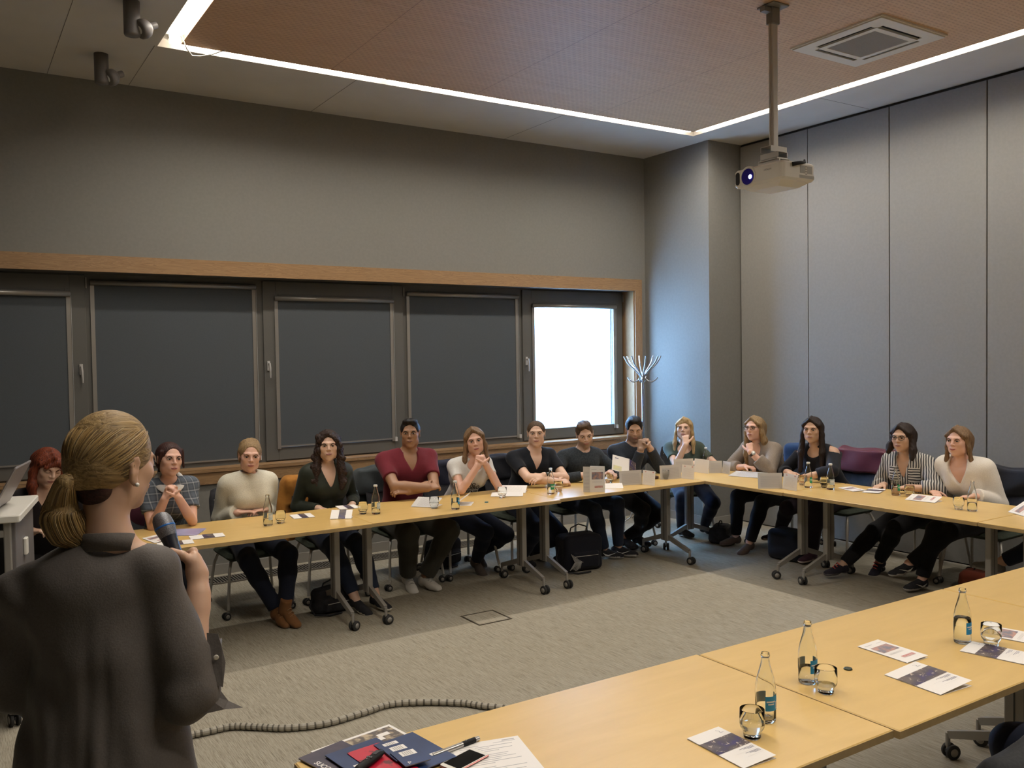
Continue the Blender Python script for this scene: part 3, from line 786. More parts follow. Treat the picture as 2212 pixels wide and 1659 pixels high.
    # papers and phone
    def sheet(x, y, ang, lab, zz):
        t = thing('paper_sheet', lab, 'paper', (x, y, zz), math.radians(ang), 'printed sheets under the phone')
        m = MB(); m.box(-.105, .105, -.148, .148, 0, .0007)
        for k in range(24):
            if k in (5, 12): continue
            m.box(-.085, -.085+.06+.1*abs(math.sin(k*1.7)), .12-k*.0105, .1225-k*.0105, .0007, .0009, 1)
        m.box(.02, .088, .125, .127, .0007, .0009, 1); m.box(.05, .088, .132, .137, .0007, .0009, 1)
        m.build('sheet', [M['paper'], mat('grey text print', (.40, .40, .42), .7)], t); return t
    sheet(1.235, 2.045, -7, 'printed sheet half under the phone, lower one', z)
    sheet(1.262, 2.055, -14, 'printed sheet with text under the phone, upper one', z+.0012)
    t = thing('smartphone', 'black-screened phone with rose edge lying on the papers', 'phone', (1.185, 2.115, z+.0025), math.radians(-73))
    MB().rbox(-.034, .034, -.069, .069, 0, .0068, .009, seg=5).build('case', mat('rose gold case', (.50, .22, .20), .3, .6), t)
    MB().rbox(-.0325, .0325, -.0675, .0675, .0066, .0073, .008, seg=5).build('front', M['white'], t)
    MB().box(-.030, .030, -.053, .053, .0073, .0076).build('screen', mat('black phone screen', (.006, .006, .007), .08), t)
desk_stuff()
# ================================================================ BODY MODELLING: blended solids -> one continuous skin
def V3(*a): return np.array(a if len(a) > 1 else a[0], float)
def unit(v): v = np.asarray(v, float); return v/(np.linalg.norm(v)+1e-12)
class Solid:
    def __init__(s): s.p = []
    def add(s, fn, lo, hi, k, neg=False): s.p.append((fn, np.array(lo), np.array(hi), k, neg)); return s
    def cone(s, a, b, ra, rb, k=.02, neg=False, flat=None, side=None, ratio=1.0, cap=False):
        """tapered limb a->b; side/ratio flatten the section: radius*ratio across 'side'"""
        a, b = V3(a), V3(b); ba = b-a; L2 = ba@ba+1e-12; L = math.sqrt(L2)
        sd = None if side is None else unit(side)
        def f(X, Y, Z):
            px, py, pz = X-a[0], Y-a[1], Z-a[2]
            t = (px*ba[0]+py*ba[1]+pz*ba[2])/L2; h = np.clip(t, 0, 1)
            qx, qy, qz = px-h*ba[0], py-h*ba[1], pz-h*ba[2]
            if sd is None: d = np.sqrt(qx*qx+qy*qy+qz*qz)-(ra+(rb-ra)*h)
            else:
                c = qx*sd[0]+qy*sd[1]+qz*sd[2]; q2 = np.maximum(qx*qx+qy*qy+qz*qz-c*c, 0)
                d = (np.sqrt(q2+(c/ratio)**2)-(ra+(rb-ra)*h))*min(1, ratio)
            if cap: d = np.maximum(d, (t-1)*L)
            return d
        r = max(ra, rb)*max(1, ratio)
        return s.add(f, np.minimum(a, b)-r, np.maximum(a, b)+r, k, neg)
    def ell(s, c, r, k=.02, R=None, neg=False):
        c = V3(c); r = V3(r)
        def f(X, Y, Z):
            px, py, pz = X-c[0], Y-c[1], Z-c[2]
            if R is not None:
                px, py, pz = (R[0, 0]*px+R[1, 0]*py+R[2, 0]*pz), (R[0, 1]*px+R[1, 1]*py+R[2, 1]*pz), (R[0, 2]*px+R[1, 2]*py+R[2, 2]*pz)
            k0 = np.sqrt((px/r[0])**2+(py/r[1])**2+(pz/r[2])**2)
            k1 = np.sqrt((px/r[0]**2)**2+(py/r[1]**2)**2+(pz/r[2]**2)**2)+1e-9
            return k0*(k0-1)/k1
        m = np.max(r) if R is not None else r
        return s.add(f, c-m, c+m, k, neg)
    def plane(s, p, n, k=.005, lo=None, hi=None):
        """remove everything on the +n side of the plane"""
        p = V3(p); n = unit(n)
        def f(X, Y, Z): return -((X-p[0])*n[0]+(Y-p[1])*n[1]+(Z-p[2])*n[2])
        return s.add(f, lo if lo is not None else (-9, -9, -9), hi if hi is not None else (9, 9, 9), k, True)
    def rbox(s, c, h, r, R=None, k=.01, neg=False):
        c = V3(c); h = V3(h)
        def f(X, Y, Z):
            px, py, pz = X-c[0], Y-c[1], Z-c[2]
            if R is not None:
                px, py, pz = (R[0, 0]*px+R[1, 0]*py+R[2, 0]*pz), (R[0, 1]*px+R[1, 1]*py+R[2, 1]*pz), (R[0, 2]*px+R[1, 2]*py+R[2, 2]*pz)
            qx, qy, qz = np.abs(px)-h[0]+r, np.abs(py)-h[1]+r, np.abs(pz)-h[2]+r
            return np.sqrt(np.maximum(qx, 0)**2+np.maximum(qy, 0)**2+np.maximum(qz, 0)**2)+np.minimum(np.maximum(qx, np.maximum(qy, qz)), 0)-r
        m = np.linalg.norm(h) if R is not None else h
        return s.add(f, c-m, c+m, k, neg)
    def bounds(s):
        P = [p for p in s.p if not p[4]]
        return np.min([p[1] for p in P], 0), np.max([p[2] for p in P], 0)
    def field(s, xs, ys, zs):
        D = np.full((len(xs), len(ys), len(zs)), .2, np.float32)
        for fn, lo, hi, k, neg in s.p:
            pad = k+.03
            i0, i1 = np.searchsorted(xs, lo[0]-pad), np.searchsorted(xs, hi[0]+pad)
            j0, j1 = np.searchsorted(ys, lo[1]-pad), np.searchsorted(ys, hi[1]+pad)
            k0, k1 = np.searchsorted(zs, lo[2]-pad), np.searchsorted(zs, hi[2]+pad)
            if i1 <= i0 or j1 <= j0 or k1 <= k0: continue
            X = xs[i0:i1, None, None].astype(np.float32); Y = ys[None, j0:j1, None].astype(np.float32); Z = zs[None, None, k0:k1].astype(np.float32)
            d = fn(X, Y, Z).astype(np.float32); A = D[i0:i1, j0:j1, k0:k1]
            if neg:
                d = -d; h = np.clip(.5-.5*(A-d)/k, 0, 1)*1.0
                h = np.clip(.5+.5*(d-A)/k, 0, 1); D[i0:i1, j0:j1, k0:k1] = A+(d-A)*h+k*h*(1-h)
            else:
                h = np.clip(.5+.5*(A-d)/k, 0, 1); D[i0:i1, j0:j1, k0:k1] = A+(d-A)*h-k*h*(1-h)
        return D
    def mesh(s, h, fine=(), hf=None, disp=None):
        """fine: boxes (lo, hi) sampled at hf"""
        lo, hi = s.bounds(); lo = lo-.03; hi = hi+.03
        def axis(d):
            iv = [(b[0][d], b[1][d]) for b in fine]; out = [lo[d]]; x = lo[d]
            while x < hi[d]:
                st = hf if any(a <= x <= b for a, b in iv) else h
                x += st; out.append(x)
            return np.array(out)
        xs, ys, zs = axis(0), axis(1), axis(2)
        D = s.field(xs, ys, zs)
        if disp is not None: D = D+disp(xs[:, None, None], ys[None, :, None], zs[None, None, :]).astype(np.float32)
        return surface_net(D, xs, ys, zs)
def surface_net(D, xs, ys, zs):
    S = D < 0
    c = S[:-1, :-1, :-1].astype(np.int8)
    cnt = (c+S[1:, :-1, :-1]+S[:-1, 1:, :-1]+S[:-1, :-1, 1:]+S[1:, 1:, :-1]+S[1:, :-1, 1:]+S[:-1, 1:, 1:]+S[1:, 1:, 1:])
    act = (cnt > 0) & (cnt < 8); I, J, K = np.nonzero(act); n = len(I)
    idx = np.full(act.shape, -1, np.int64); idx[I, J, K] = np.arange(n)
    acc = np.zeros((n, 3)); num = np.zeros(n)
    off = [(0, 0, 0), (1, 0, 0), (0, 1, 0), (1, 1, 0), (0, 0, 1), (1, 0, 1), (0, 1, 1), (1, 1, 1)]
    for a, b in ((0, 1), (2, 3), (4, 5), (6, 7), (0, 2), (1, 3), (4, 6), (5, 7), (0, 4), (1, 5), (2, 6), (3, 7)):
        oa, ob = off[a], off[b]
        da = D[I+oa[0], J+oa[1], K+oa[2]]; db = D[I+ob[0], J+ob[1], K+ob[2]]
        m = (da < 0) != (db < 0); t = np.where(m, da/np.where(m, da-db, 1), 0)
        pa = np.stack([xs[I+oa[0]], ys[J+oa[1]], zs[K+oa[2]]], 1); pb = np.stack([xs[I+ob[0]], ys[J+ob[1]], zs[K+ob[2]]], 1)
        acc += (pa+(pb-pa)*t[:, None])*m[:, None]; num += m
    vs = acc/num[:, None]; F = []
    for ax in range(3):
        A = [slice(None)]*3; B = [slice(None)]*3; A[ax] = slice(None, -1); B[ax] = slice(1, None)
        for q in range(3):
            if q != ax: A[q] = slice(1, -1); B[q] = slice(1, -1)
        sa, sb = S[tuple(A)], S[tuple(B)]; i, j, k = np.nonzero(sa != sb)
        o = [0, 0, 0]; o[(ax+1) % 3] = 1; o[(ax+2) % 3] = 1
        g = [i+o[0], j+o[1], k+o[2]]
        u, v = (ax+1) % 3, (ax+2) % 3
        def at(du, dv):
            h = [g[0], g[1], g[2]]; h[u] = h[u]+du; h[v] = h[v]+dv; return idx[h[0], h[1], h[2]]
        q = np.stack([at(-1, -1), at(0, -1), at(0, 0), at(-1, 0)], 1)
        flip = sb[i, j, k]; q[flip] = q[flip][:, ::-1]
        F.append(q)
    F = np.concatenate(F); F = F[(F >= 0).all(1)]
    return vs, F
def np_mesh(name, vs, F, mats, parent=None, mi=None, smooth=True, attrs=None):
    me = bpy.data.meshes.new(name); n, m = len(vs), len(F)
    me.vertices.add(n); me.vertices.foreach_set('co', np.asarray(vs, np.float32).ravel())
    me.loops.add(m*4); me.loops.foreach_set('vertex_index', F.astype(np.int32).ravel())
    me.polygons.add(m); me.polygons.foreach_set('loop_start', np.arange(0, m*4, 4, dtype=np.int32))
    me.polygons.foreach_set('loop_total', np.full(m, 4, np.int32))
    for x in (mats if isinstance(mats, (list, tuple)) else [mats]): me.materials.append(x)
    if mi is not None: me.polygons.foreach_set('material_index', mi.astype(np.int32))
    me.polygons.foreach_set('use_smooth', np.full(m, smooth))
    for k, a in (attrs or {}).items():
        at = me.attributes.new(k, 'FLOAT_VECTOR' if a.ndim == 2 else 'FLOAT', 'POINT')
        at.data.foreach_set('vector' if a.ndim == 2 else 'value', a.astype(np.float32).ravel())
    me.update(calc_edges=True); me.validate()
    o = bpy.data.objects.new(name, me); link(o, parent); return o

def rot(yaw=0, pitch=0, roll=0):
    """head rotation matrix (columns = right, forward, up). yaw>0 turns to the person's left, pitch>0 looks up, roll>0 tips to own right"""
    a = Matrix.Rotation(math.radians(yaw), 3, 'Z') @ Matrix.Rotation(math.radians(pitch), 3, 'X') @ Matrix.Rotation(math.radians(roll), 3, 'Y')
    return np.array(a)

# ---- materials for people
def skin_mat(name, col, lip):
    m = mat(name, col, .48); t = NT(m)
    a = t.new('ShaderNodeAttribute', attribute_name='lip').outputs['Fac']
    n = t.noise(t.coord(), 45, 2); n2 = t.noise(t.coord(), 9, 2)
    c = t.mix(t.math('MULTIPLY', n, .25), col, tuple(x*y for x, y in zip(col, (.92, .80, .76))))
    c = t.mix(t.math('MULTIPLY', n2, .2), c, tuple(min(1, x*y) for x, y in zip(col, (1.12, 1.08, 1.0))))
    c = t.mix(t.math('MULTIPLY', a, .75), c, lip)
    b_ = t.new('ShaderNodeAttribute', attribute_name='beard').outputs['Fac']
    c = t.mix(t.math('MULTIPLY', b_, .62), c, (.06, .04, .03))
    t.color(c); t.b.inputs['Subsurface Weight'].default_value = .06; t.b.inputs['Subsurface Radius'].default_value = (.01, .004, .002)
    return m
SK = {'fair': skin_mat('fair skin', (.66, .44, .33), (.50, .19, .16)), 'rosy': skin_mat('rosy skin', (.68, .41, .31), (.52, .18, .16)),
      'tan': skin_mat('tanned skin', (.56, .35, .24), (.44, .18, .14)), 'brown': skin_mat('brown skin', (.33, .18, .105), (.27, .12, .09))}
def hair_mat(name, c1, c2, curly=0, gloss=.55):
    m = mat(name, c1, gloss); t = NT(m)
    a = t.new('ShaderNodeAttribute', attribute_name='hc').outputs['Vector']
    mp = t.new('ShaderNodeMapping'); t.link(a, mp.inputs[0]); mp.inputs['Scale'].default_value = (150, 110, 9) if not curly else (70, 70, 40)
    n = t.noise(mp.outputs[0], 1.0, 4, .6, .5 if not curly else 1.5)
    t.color(t.ramp(n, [(.32, c2), (.66, c1)])); t.bump(n, .9, .004)
    t.b.inputs['Specular IOR Level'].default_value = .3
    return m
def fabric(name, c1, c2=None, scale=60, rough=.88, bump=.25):
    c2 = c2 or tuple(x*.93 for x in c1)
    m = mat(name, c1, rough, spec=.25); t = NT(m); n = t.noise(t.coord(), scale, 4, .6); t.color(t.ramp(n, [(.35, c2), (.65, c1)])); t.bump(n, bump, .003)
    t.b.inputs['Sheen Weight'].default_value = .08
    return m
def eye_parts(parent, H, R, iris, closed=0, brow=(.05, .03, .02), lash=True, browh=0, s=1.0, lips=None, smile=0, lw=1.0):
    """eyes, with iris, lid line and brow, in the head frame"""
    def P(x, y, z): return H+R@(np.array([x, y, z])*s)
    for sx in (-1, 1):
        m = MB(); Rm = Matrix(R.tolist()).to_4x4()
        T = Matrix.Translation(P(sx*.0315, .0775, .002)) @ Rm @ Matrix.Diagonal((1, 1, 1, 1))
        if not closed:
            hh = .0058
            prof = [(math.cos(a)*.0135, math.sin(a)*hh) for a in np.linspace(-PI/2, PI/2, 9)]
            vs = []; n = 14
            TT = T @ Matrix.Diagonal((s, s, s, 1))
            for r, z in prof:
                for k in range(n): a = 2*PI*k/n; vs.append(TT @ Vector((r*math.cos(a), r*.75*math.sin(a), z)))
            m.add(vs, [(i*n+k, i*n+(k+1) % n, (i+1)*n+(k+1) % n, (i+1)*n+k) for i in range(8) for k in range(n)], 0, True)
            for rr, yy, mi in ((.0060, .0094, 1), (.0028, .0100, 2)):
                vs = [TT @ Vector((0, yy+.0006, 0))]
                for k in range(12): a = 2*PI*k/12; vs.append(TT @ Vector((rr*math.cos(a), yy, max(-.0052, min(.0046, rr*math.sin(a))))))
                m.add(vs, [(0, 1+k, 1+(k+1) % 12) for k in range(12)], mi, True)
        # lash line
        pts = [P(sx*(.0315+dx), .0775+.0105*math.sqrt(max(.05, 1-(dx/.0150)**2))+.0005, (.0062 if not closed else -.0015)*math.sqrt(max(.05, 1-(dx/.0165)**2))*(1 if not closed else 1.5)+.0015) for dx in np.linspace(-.014, .014, 7)]
        m.tube(pts, [x*lw for x in (.0006, .0011, .0014, .0015, .0015, .0013, .0007)], 5, 2)
        m.build('eye', [M['eyewhite'], iris, M['lash']], parent)
        b = MB(); pts = [P(sx*(.0315+dx), .089-.35*abs(dx+.006)*1.0*(1 if dx > 0 else .2), .0225+browh-.9*(dx-.002)**2/.02-.0005) for dx in np.linspace(-.017, .022, 7)]
        b.tube(pts, [.0014, .0030, .0035, .0033, .0028, .0020, .0009], 6); b.build('eyebrow', mat_cache('brow', brow), parent)
    if lips is not None:
        m = MB()
        up_ = [P(x, .0925-9*x*x, -.0562+.0012*math.cos(x*330)-2.5*x*x+smile*abs(x)*.12) for x in np.linspace(-.0225, .0225, 11)]
        lo_ = [P(x, .0920-9*x*x, -.0645+6*x*x+smile*abs(x)*.12) for x in np.linspace(-.0200, .0200, 11)]
        md_ = [P(x, .0952-11*x*x, -.0603+smile*abs(x)*.14) for x in np.linspace(-.0225, .0225, 11)]
        m.tube(up_, [.0012, .0022, .0029, .0033, .0034, .0030, .0034, .0033, .0029, .0022, .0012], 8); m.tube(lo_, [.0012, .0026, .0036, .0042, .0046, .0047, .0046, .0042, .0036, .0026, .0012], 8)
        m.tube(md_, [.0004, .0008, .0010, .0011, .0011, .0011, .0011, .0011, .0010, .0008, .0004], 6, 1)
        m.build('lips', [mat_cache('lip colour', lips, .45), mat_cache('mouth line', tuple(x*.35 for x in lips))], parent)
_mc = {}
def mat_cache(n, c, rough=.8):
    k = (n, c)
    if k not in _mc: _mc[k] = mat(n, c, rough)
    return _mc[k]
M['eyewhite'] = mat('eye white', (.55, .50, .47), .25); M['lash'] = mat('dark lashes', (.015, .01, .01), .7)
IR = {'brown': mat('brown iris', (.035, .018, .01), .2), 'blue': mat('blue grey iris', (.07, .10, .13), .2)}

def head_solid(S, H, R, male, s=1.0, wide=1.05):
    def P(x, y, z): return H+R@(np.array([x*wide, y, z])*s)
    r = lambda *a: np.array(a)*s
    S.ell(P(0, -.015, .028), r(.074*wide, .094, .082), .02, R)
    S.ell(P(0, .028, -.035), r(.057*wide, .058, .078), .03, R)
    S.ell(P(0, .062, -.098), r(.023 if male else .019, .019, .017), .028, R)
    for q in (-1, 1):
        S.ell(P(q*.043, .004, -.068), r(.020 if male else .015, .030, .026), .03, R)
        S.ell(P(q*.037, .058, -.020), r(.019, .018, .017), .025, R)
        S.ell(P(q*.0315, .094, -.0005), r(.0165, .013, .0105), .014, R, neg=True)
        S.ell(P(q*.0315, .0725, .002), r(.0150, .0125, .0125), .006, R)
        S.cone(P(q*.012, .083, .024), P(q*.042, .071, .024), (.0075 if male else .006)*s, .005*s, .018)
    S.cone(P(0, .084, .014), P(0, .1015, -.020), .0065*s, .0095*s, .012)
    S.ell(P(0, .103, -.024), r(.0095, .009, .008), .006, R)
    for q in (-1, 1):
        S.ell(P(q*.0115, .092, -.0275), r(.0068, .0085, .0062), .006, R)
        S.ell(P(q*.0055, .099, -.0345), r(.0035, .005, .003), .004, R, neg=True)
    S.ell(P(0, .075, -.060), r(.027, .014, .018), .016, R)
    S.ell(P(0, .0895, -.0555), r(.020, .0065, .0045), .004, R)
    S.ell(P(0, .0885, -.0650), r(.017, .0068, .0052), .004, R)
    S.cone(P(-.019, .0960, -.0602), P(.019, .0960, -.0602), .0016*s, .0016*s, .003, neg=True)
    for q in (-1, 1):
        S.cone(P(q*.0745, -.012, .018), P(q*.0735, -.006, -.026), .0125*s, .0085*s, .006, side=R[:, 0], ratio=.42)
        S.ell(P(q*.083, -.008, -.002), r(.006, .009, .014), .005, R, neg=True)
def hand_solid(S, W, d, n, side, curl=.5, spread=.1, s=1.0, thumb=.5, k=.004, pts=None):
    """hand from wrist W; d: pointing direction, n: back-of-hand normal, side: +1 thumb on the cross(d,n) side"""
    d = unit(d); n = unit(V3(n)-d*(V3(n)@d)); t = np.cross(d, n)*side     # t: towards the thumb
    W = V3(W)
    S.cone(W-d*.01, W+d*.03*s, .024*s, .026*s, .01, side=n, ratio=.68)
    for q in (-.027, -.010, .008, .025):
        S.cone(W+d*.025*s+t*q*.75*s, W+d*.085*s+t*q*s, .0145*s, .0115*s, .010, side=n, ratio=.85)
    lens = {.025: .070, .008: .080, -.010: .074, -.027: .058}
    for i, (q, L) in enumerate(lens.items()):
        L *= s; base = W+d*.085*s+t*q*s; ang = 0; p = base; dd = d+t*spread*(q/.025)*.5; dd = unit(dd)
        for j, (fr, rr) in enumerate(((.46, .0090), (.30, .0082), (.24, .0072))):
            ang += curl*(.75+.25*j)*(1+.12*i)
            v = dd*math.cos(ang)-n*math.sin(ang); e = p+v*L*fr
            S.cone(p, e, rr*s, (rr-.0008)*s, k); p = e
    p = W+d*.022*s+t*.024*s; v = unit(d*.72+t*.70-n*.25*thumb)
    for L, rr, tw in ((.042, .0135, 0), (.032, .0105, .5), (.026, .0090, .9)):
        v2 = unit(v-t*tw*thumb*.8-n*tw*thumb*.5); e = p+v2*L*s; S.cone(p, e, rr*s, rr*.88*s, .006); p = e
def ik(S, W, l1, l2, pole):
    S, W = V3(S), V3(W); d = W-S; L = np.linalg.norm(d)
    if L > (l1+l2)*.999: W = S+d/L*(l1+l2)*.999; d = W-S; L = np.linalg.norm(d)
    a = (l1*l1-l2*l2+L*L)/(2*L); h = math.sqrt(max(l1*l1-a*a, 0)); u = d/L
    p = V3(pole)-S; p = p-u*(p@u); p = unit(p)
    return S+u*a+p*h, W
def folds(amp, f=26, seed=0):
    def g(X, Y, Z):
        a = np.sin(X*f*.7+Z*f*.55+seed+1.6*np.sin(Y*f*.35+Z*9+seed)); b = np.sin(Z*f*1.1-X*f*.6+Y*f*.5+seed*2+1.4*np.sin(X*11+seed))
        c = np.sin(Y*f*1.3+X*f*.9-Z*f*.4+seed)
        return amp*(.45*a+.4*b+.3*c)*np.ones_like(X+Y+Z)
    return g
# ================================================================ PEOPLE
def hair_attr(vs, H, R): return (vs-H)@R
def hair_solid(style, H, R, s=1.0, o=None):
    """blended volume of hair in the head frame"""
    o = o or {}
    S = Solid()
    def P(x, y, z): return H+R@(np.array([x, y, z])*s)
    r = lambda *a: np.array(a)*s
    v = o.get('vol', 0)
    if style in ('short', 'crew'):
        S.ell(P(0, -.018, .032), r(.0810+v, .099+v, .084+v), .01, R)
        if style == 'short':
            S.ell(P(o.get('part', 0), .045, .098), r(.052, .045, .022+v), .025, R)
            S.ell(P(0, .0, .10), r(.056, .06, .018+v), .025, R)
        S.ell(P(0, .112, -.008), r(.073, .080, .098), .008, R, neg=True)
        S.ell(P(0, .01, -.085), r(.10, .092, .075), .012, R, neg=True)
        for q in (-1, 1): S.ell(P(q*.085, -.004, -.01), r(.03, .022, .034), .006, R, neg=True)
        S.ell(P(0, -.06, -.11), r(.09, .07, .06), .02, R, neg=True)
        return S
    S.ell(P(0, -.020, .032), r(.0835+v, .101+v, .086+v), .01, R)
    S.ell(P(0, -.045, -.01), r(.080+v, .075+v, .085), .03, R)
    if style in ('tied', 'bun', 'pony_side'):
        S.ell(P(0, .116, -.012), r(.072, .088, .106), .008, R, neg=True)
        S.ell(P(0, .03, -.105), r(.11, .105, .075), .02, R, neg=True)
        for q in (-1, 1): S.ell(P(q*.092, .0, -.012), r(.026, .024, .036), .008, R, neg=True)
        if style == 'bun':
            for i in range(14):
                a = i*2*PI/14; S.ell(P(.055*math.cos(a), -.05+.03*math.sin(a*2), .075+.035*math.sin(a)), r(.022, .022, .020), .01, R)
            S.ell(P(0, -.125, .0), r(.04, .035, .04), .012, R)
        if style == 'tied':
            S.cone(P(0, -.10, -.01), P(.02, -.12, -.12), .03*s, .02*s, .02)
            S.cone(P(-.070, .03, .06), P(-.083, .035, -.055), .012*s, .008*s, .012)
            S.cone(P(.070, .03, .05), P(.082, .02, -.03), .012*s, .006*s, .012)
        return S
    # loose styles: curtains either side of the face and a back sheet
    L = o.get('len', .24); w = o.get('w', .028); fwd = o.get('fwd', .02)
    fx = o.get('face', .066)
    S.ell(P(o.get('fo', 0), .118, -.035), r(fx+.004, .090, .130), .008, R, neg=True)
    S.ell(P(0, .07, -.15), r(.05, .10, .07), .02, R, neg=True)
    up = V3(0, 0, 1); pz = o.get('partx', .008)
    for q in (-1, 1):
        for k_ in range(3):
            yy = .066-.030*k_; S.cone(P(pz, yy, .098+.008*k_), P(q*.070, yy-.018, .040-.004*k_), .010*s, .015*s, .012)
        ll = L*o.get('lr', (1, 1))[0 if q < 0 else 1]
        a = P(q*.068, .010, .045); b = P(q*.082, .004, -.045); 
        c = b+V3(0, 0, -1)*ll*.5*s+R@V3(q*.012, fwd, 0); d = b+V3(0, 0, -1)*ll*s+R@V3(q*.014, fwd*2.2, 0)
        S.cone(a, b, .020*s, w*.8*s, .02, side=R[:, 0], ratio=.75); S.cone(b, c, w*.8*s, w*s, .02, side=R[:, 0], ratio=.8); S.cone(c, d, w*s, w*.75*s, .02, side=R[:, 0], ratio=.75)
    bl = o.get('back', L*.8)
    a = P(0, -.085, .02); b = a+V3(0, 0, -1)*(.06+bl)*s+R@V3(0, o.get('backy', .01), 0)
    S.cone(a, b, .036*s, .030*s, .03, side=R[:, 0], ratio=1.9)
    if style == 'bangs':
        S.cone(P(-.03, .080, .075), P(.050, .078, .030), .020*s, .012*s, .015, side=R[:, 1], ratio=.7)
        S.cone(P(-.02, .085, .062), P(-.060, .060, .02), .018*s, .012*s, .015)
    if o.get('fringe'):
        S.cone(P(-.03, .070, .082), P(.056, .068, .018), .020*s, .009*s, .015, side=R[:, 1], ratio=.6)
    if style == 'curly':
        rnd = random.Random(3)
        for i in range(70):
            q = -1 if i % 2 else 1; t = rnd.random(); z = .07-t*(L+.12); x = q*(.055+.045*min(1, t*2.2)+rnd.uniform(-.012, .022))
            S.ell(P(x, rnd.uniform(-.06, .035)+fwd*t, z), r(.020, .020, .022)*rnd.uniform(.7, 1.25), .008, R)
    return S
def shoe(parent, A, fwd, sole_c, upper, s=1.0, boot=False, name='shoe', pitch=0, lace=None, swoosh=None, local=True):
    """shoe around the ankle point A (ankle 8 cm above the sole), pointing along fwd"""
    f = unit(fwd); up = unit(V3(0, 0, 1)-f*f[2]); r = np.cross(f, up)
    R = np.stack([r, f, up], 1)
    def P(x, y, z): return V3(A)+R@(np.array([x, y, z])*s)
    S = Solid()
    S.ell(P(0, -.02, -.035), np.array([.036, .045, .040])*s, .02, R); S.ell(P(0, .10, -.050), np.array([.044, .075, .030])*s, .02, R)
    S.cone(P(0, -.01, -.01), P(0, .09, -.045), .036*s, .036*s, .02); S.ell(P(0, .155, -.056), np.array([.036, .032, .022])*s, .02, R)
    S.cone(P(0, -.012, -.02), P(0, -.010, .012), .040*s, .038*s, .01, cap=True)
    if boot: S.cone(P(0, -.01, -.02), P(0, -.012, .075), .042*s, .046*s, .02, cap=True)
    S.plane(P(0, 0, -.078), -up, .006)
    vs, F = S.mesh(.009*s)
    z = ((vs-V3(A))@R)[:, 2]/s; fz = z[F].mean(1)
    o = np_mesh(name, vs, F, [upper, sole_c], parent, (fz < -.054).astype(int))
    if lace is not None:
        m = MB()
        for i in range(5):
            y = .045+.022*i; zz = .022-.019*i*.85
            m.tube([P(-.024, y, zz-.008), P(0, y+.004, zz+.008), P(.024, y, zz-.008)], .0045, 5)
        m.build('laces', lace, o)
    if swoosh is not None:
        m = MB(); side = swoosh
        for sx in (-1, 1):
            x = sx*.0445; pts = [(-.015, -.020), (.010, -.046), (.035, -.050), (.115, -.012), (.035, -.038), (.008, -.030)]
            vs_ = [P(x, y, zz) for y, zz in pts]; vs2 = [P(x*.9, y, zz) for y, zz in pts]
            m.add(vs_+vs2, [(0, 1, 5), (1, 2, 4, 5), (2, 3, 4)], 0)
        m.build('emblem', side, o)
    return o
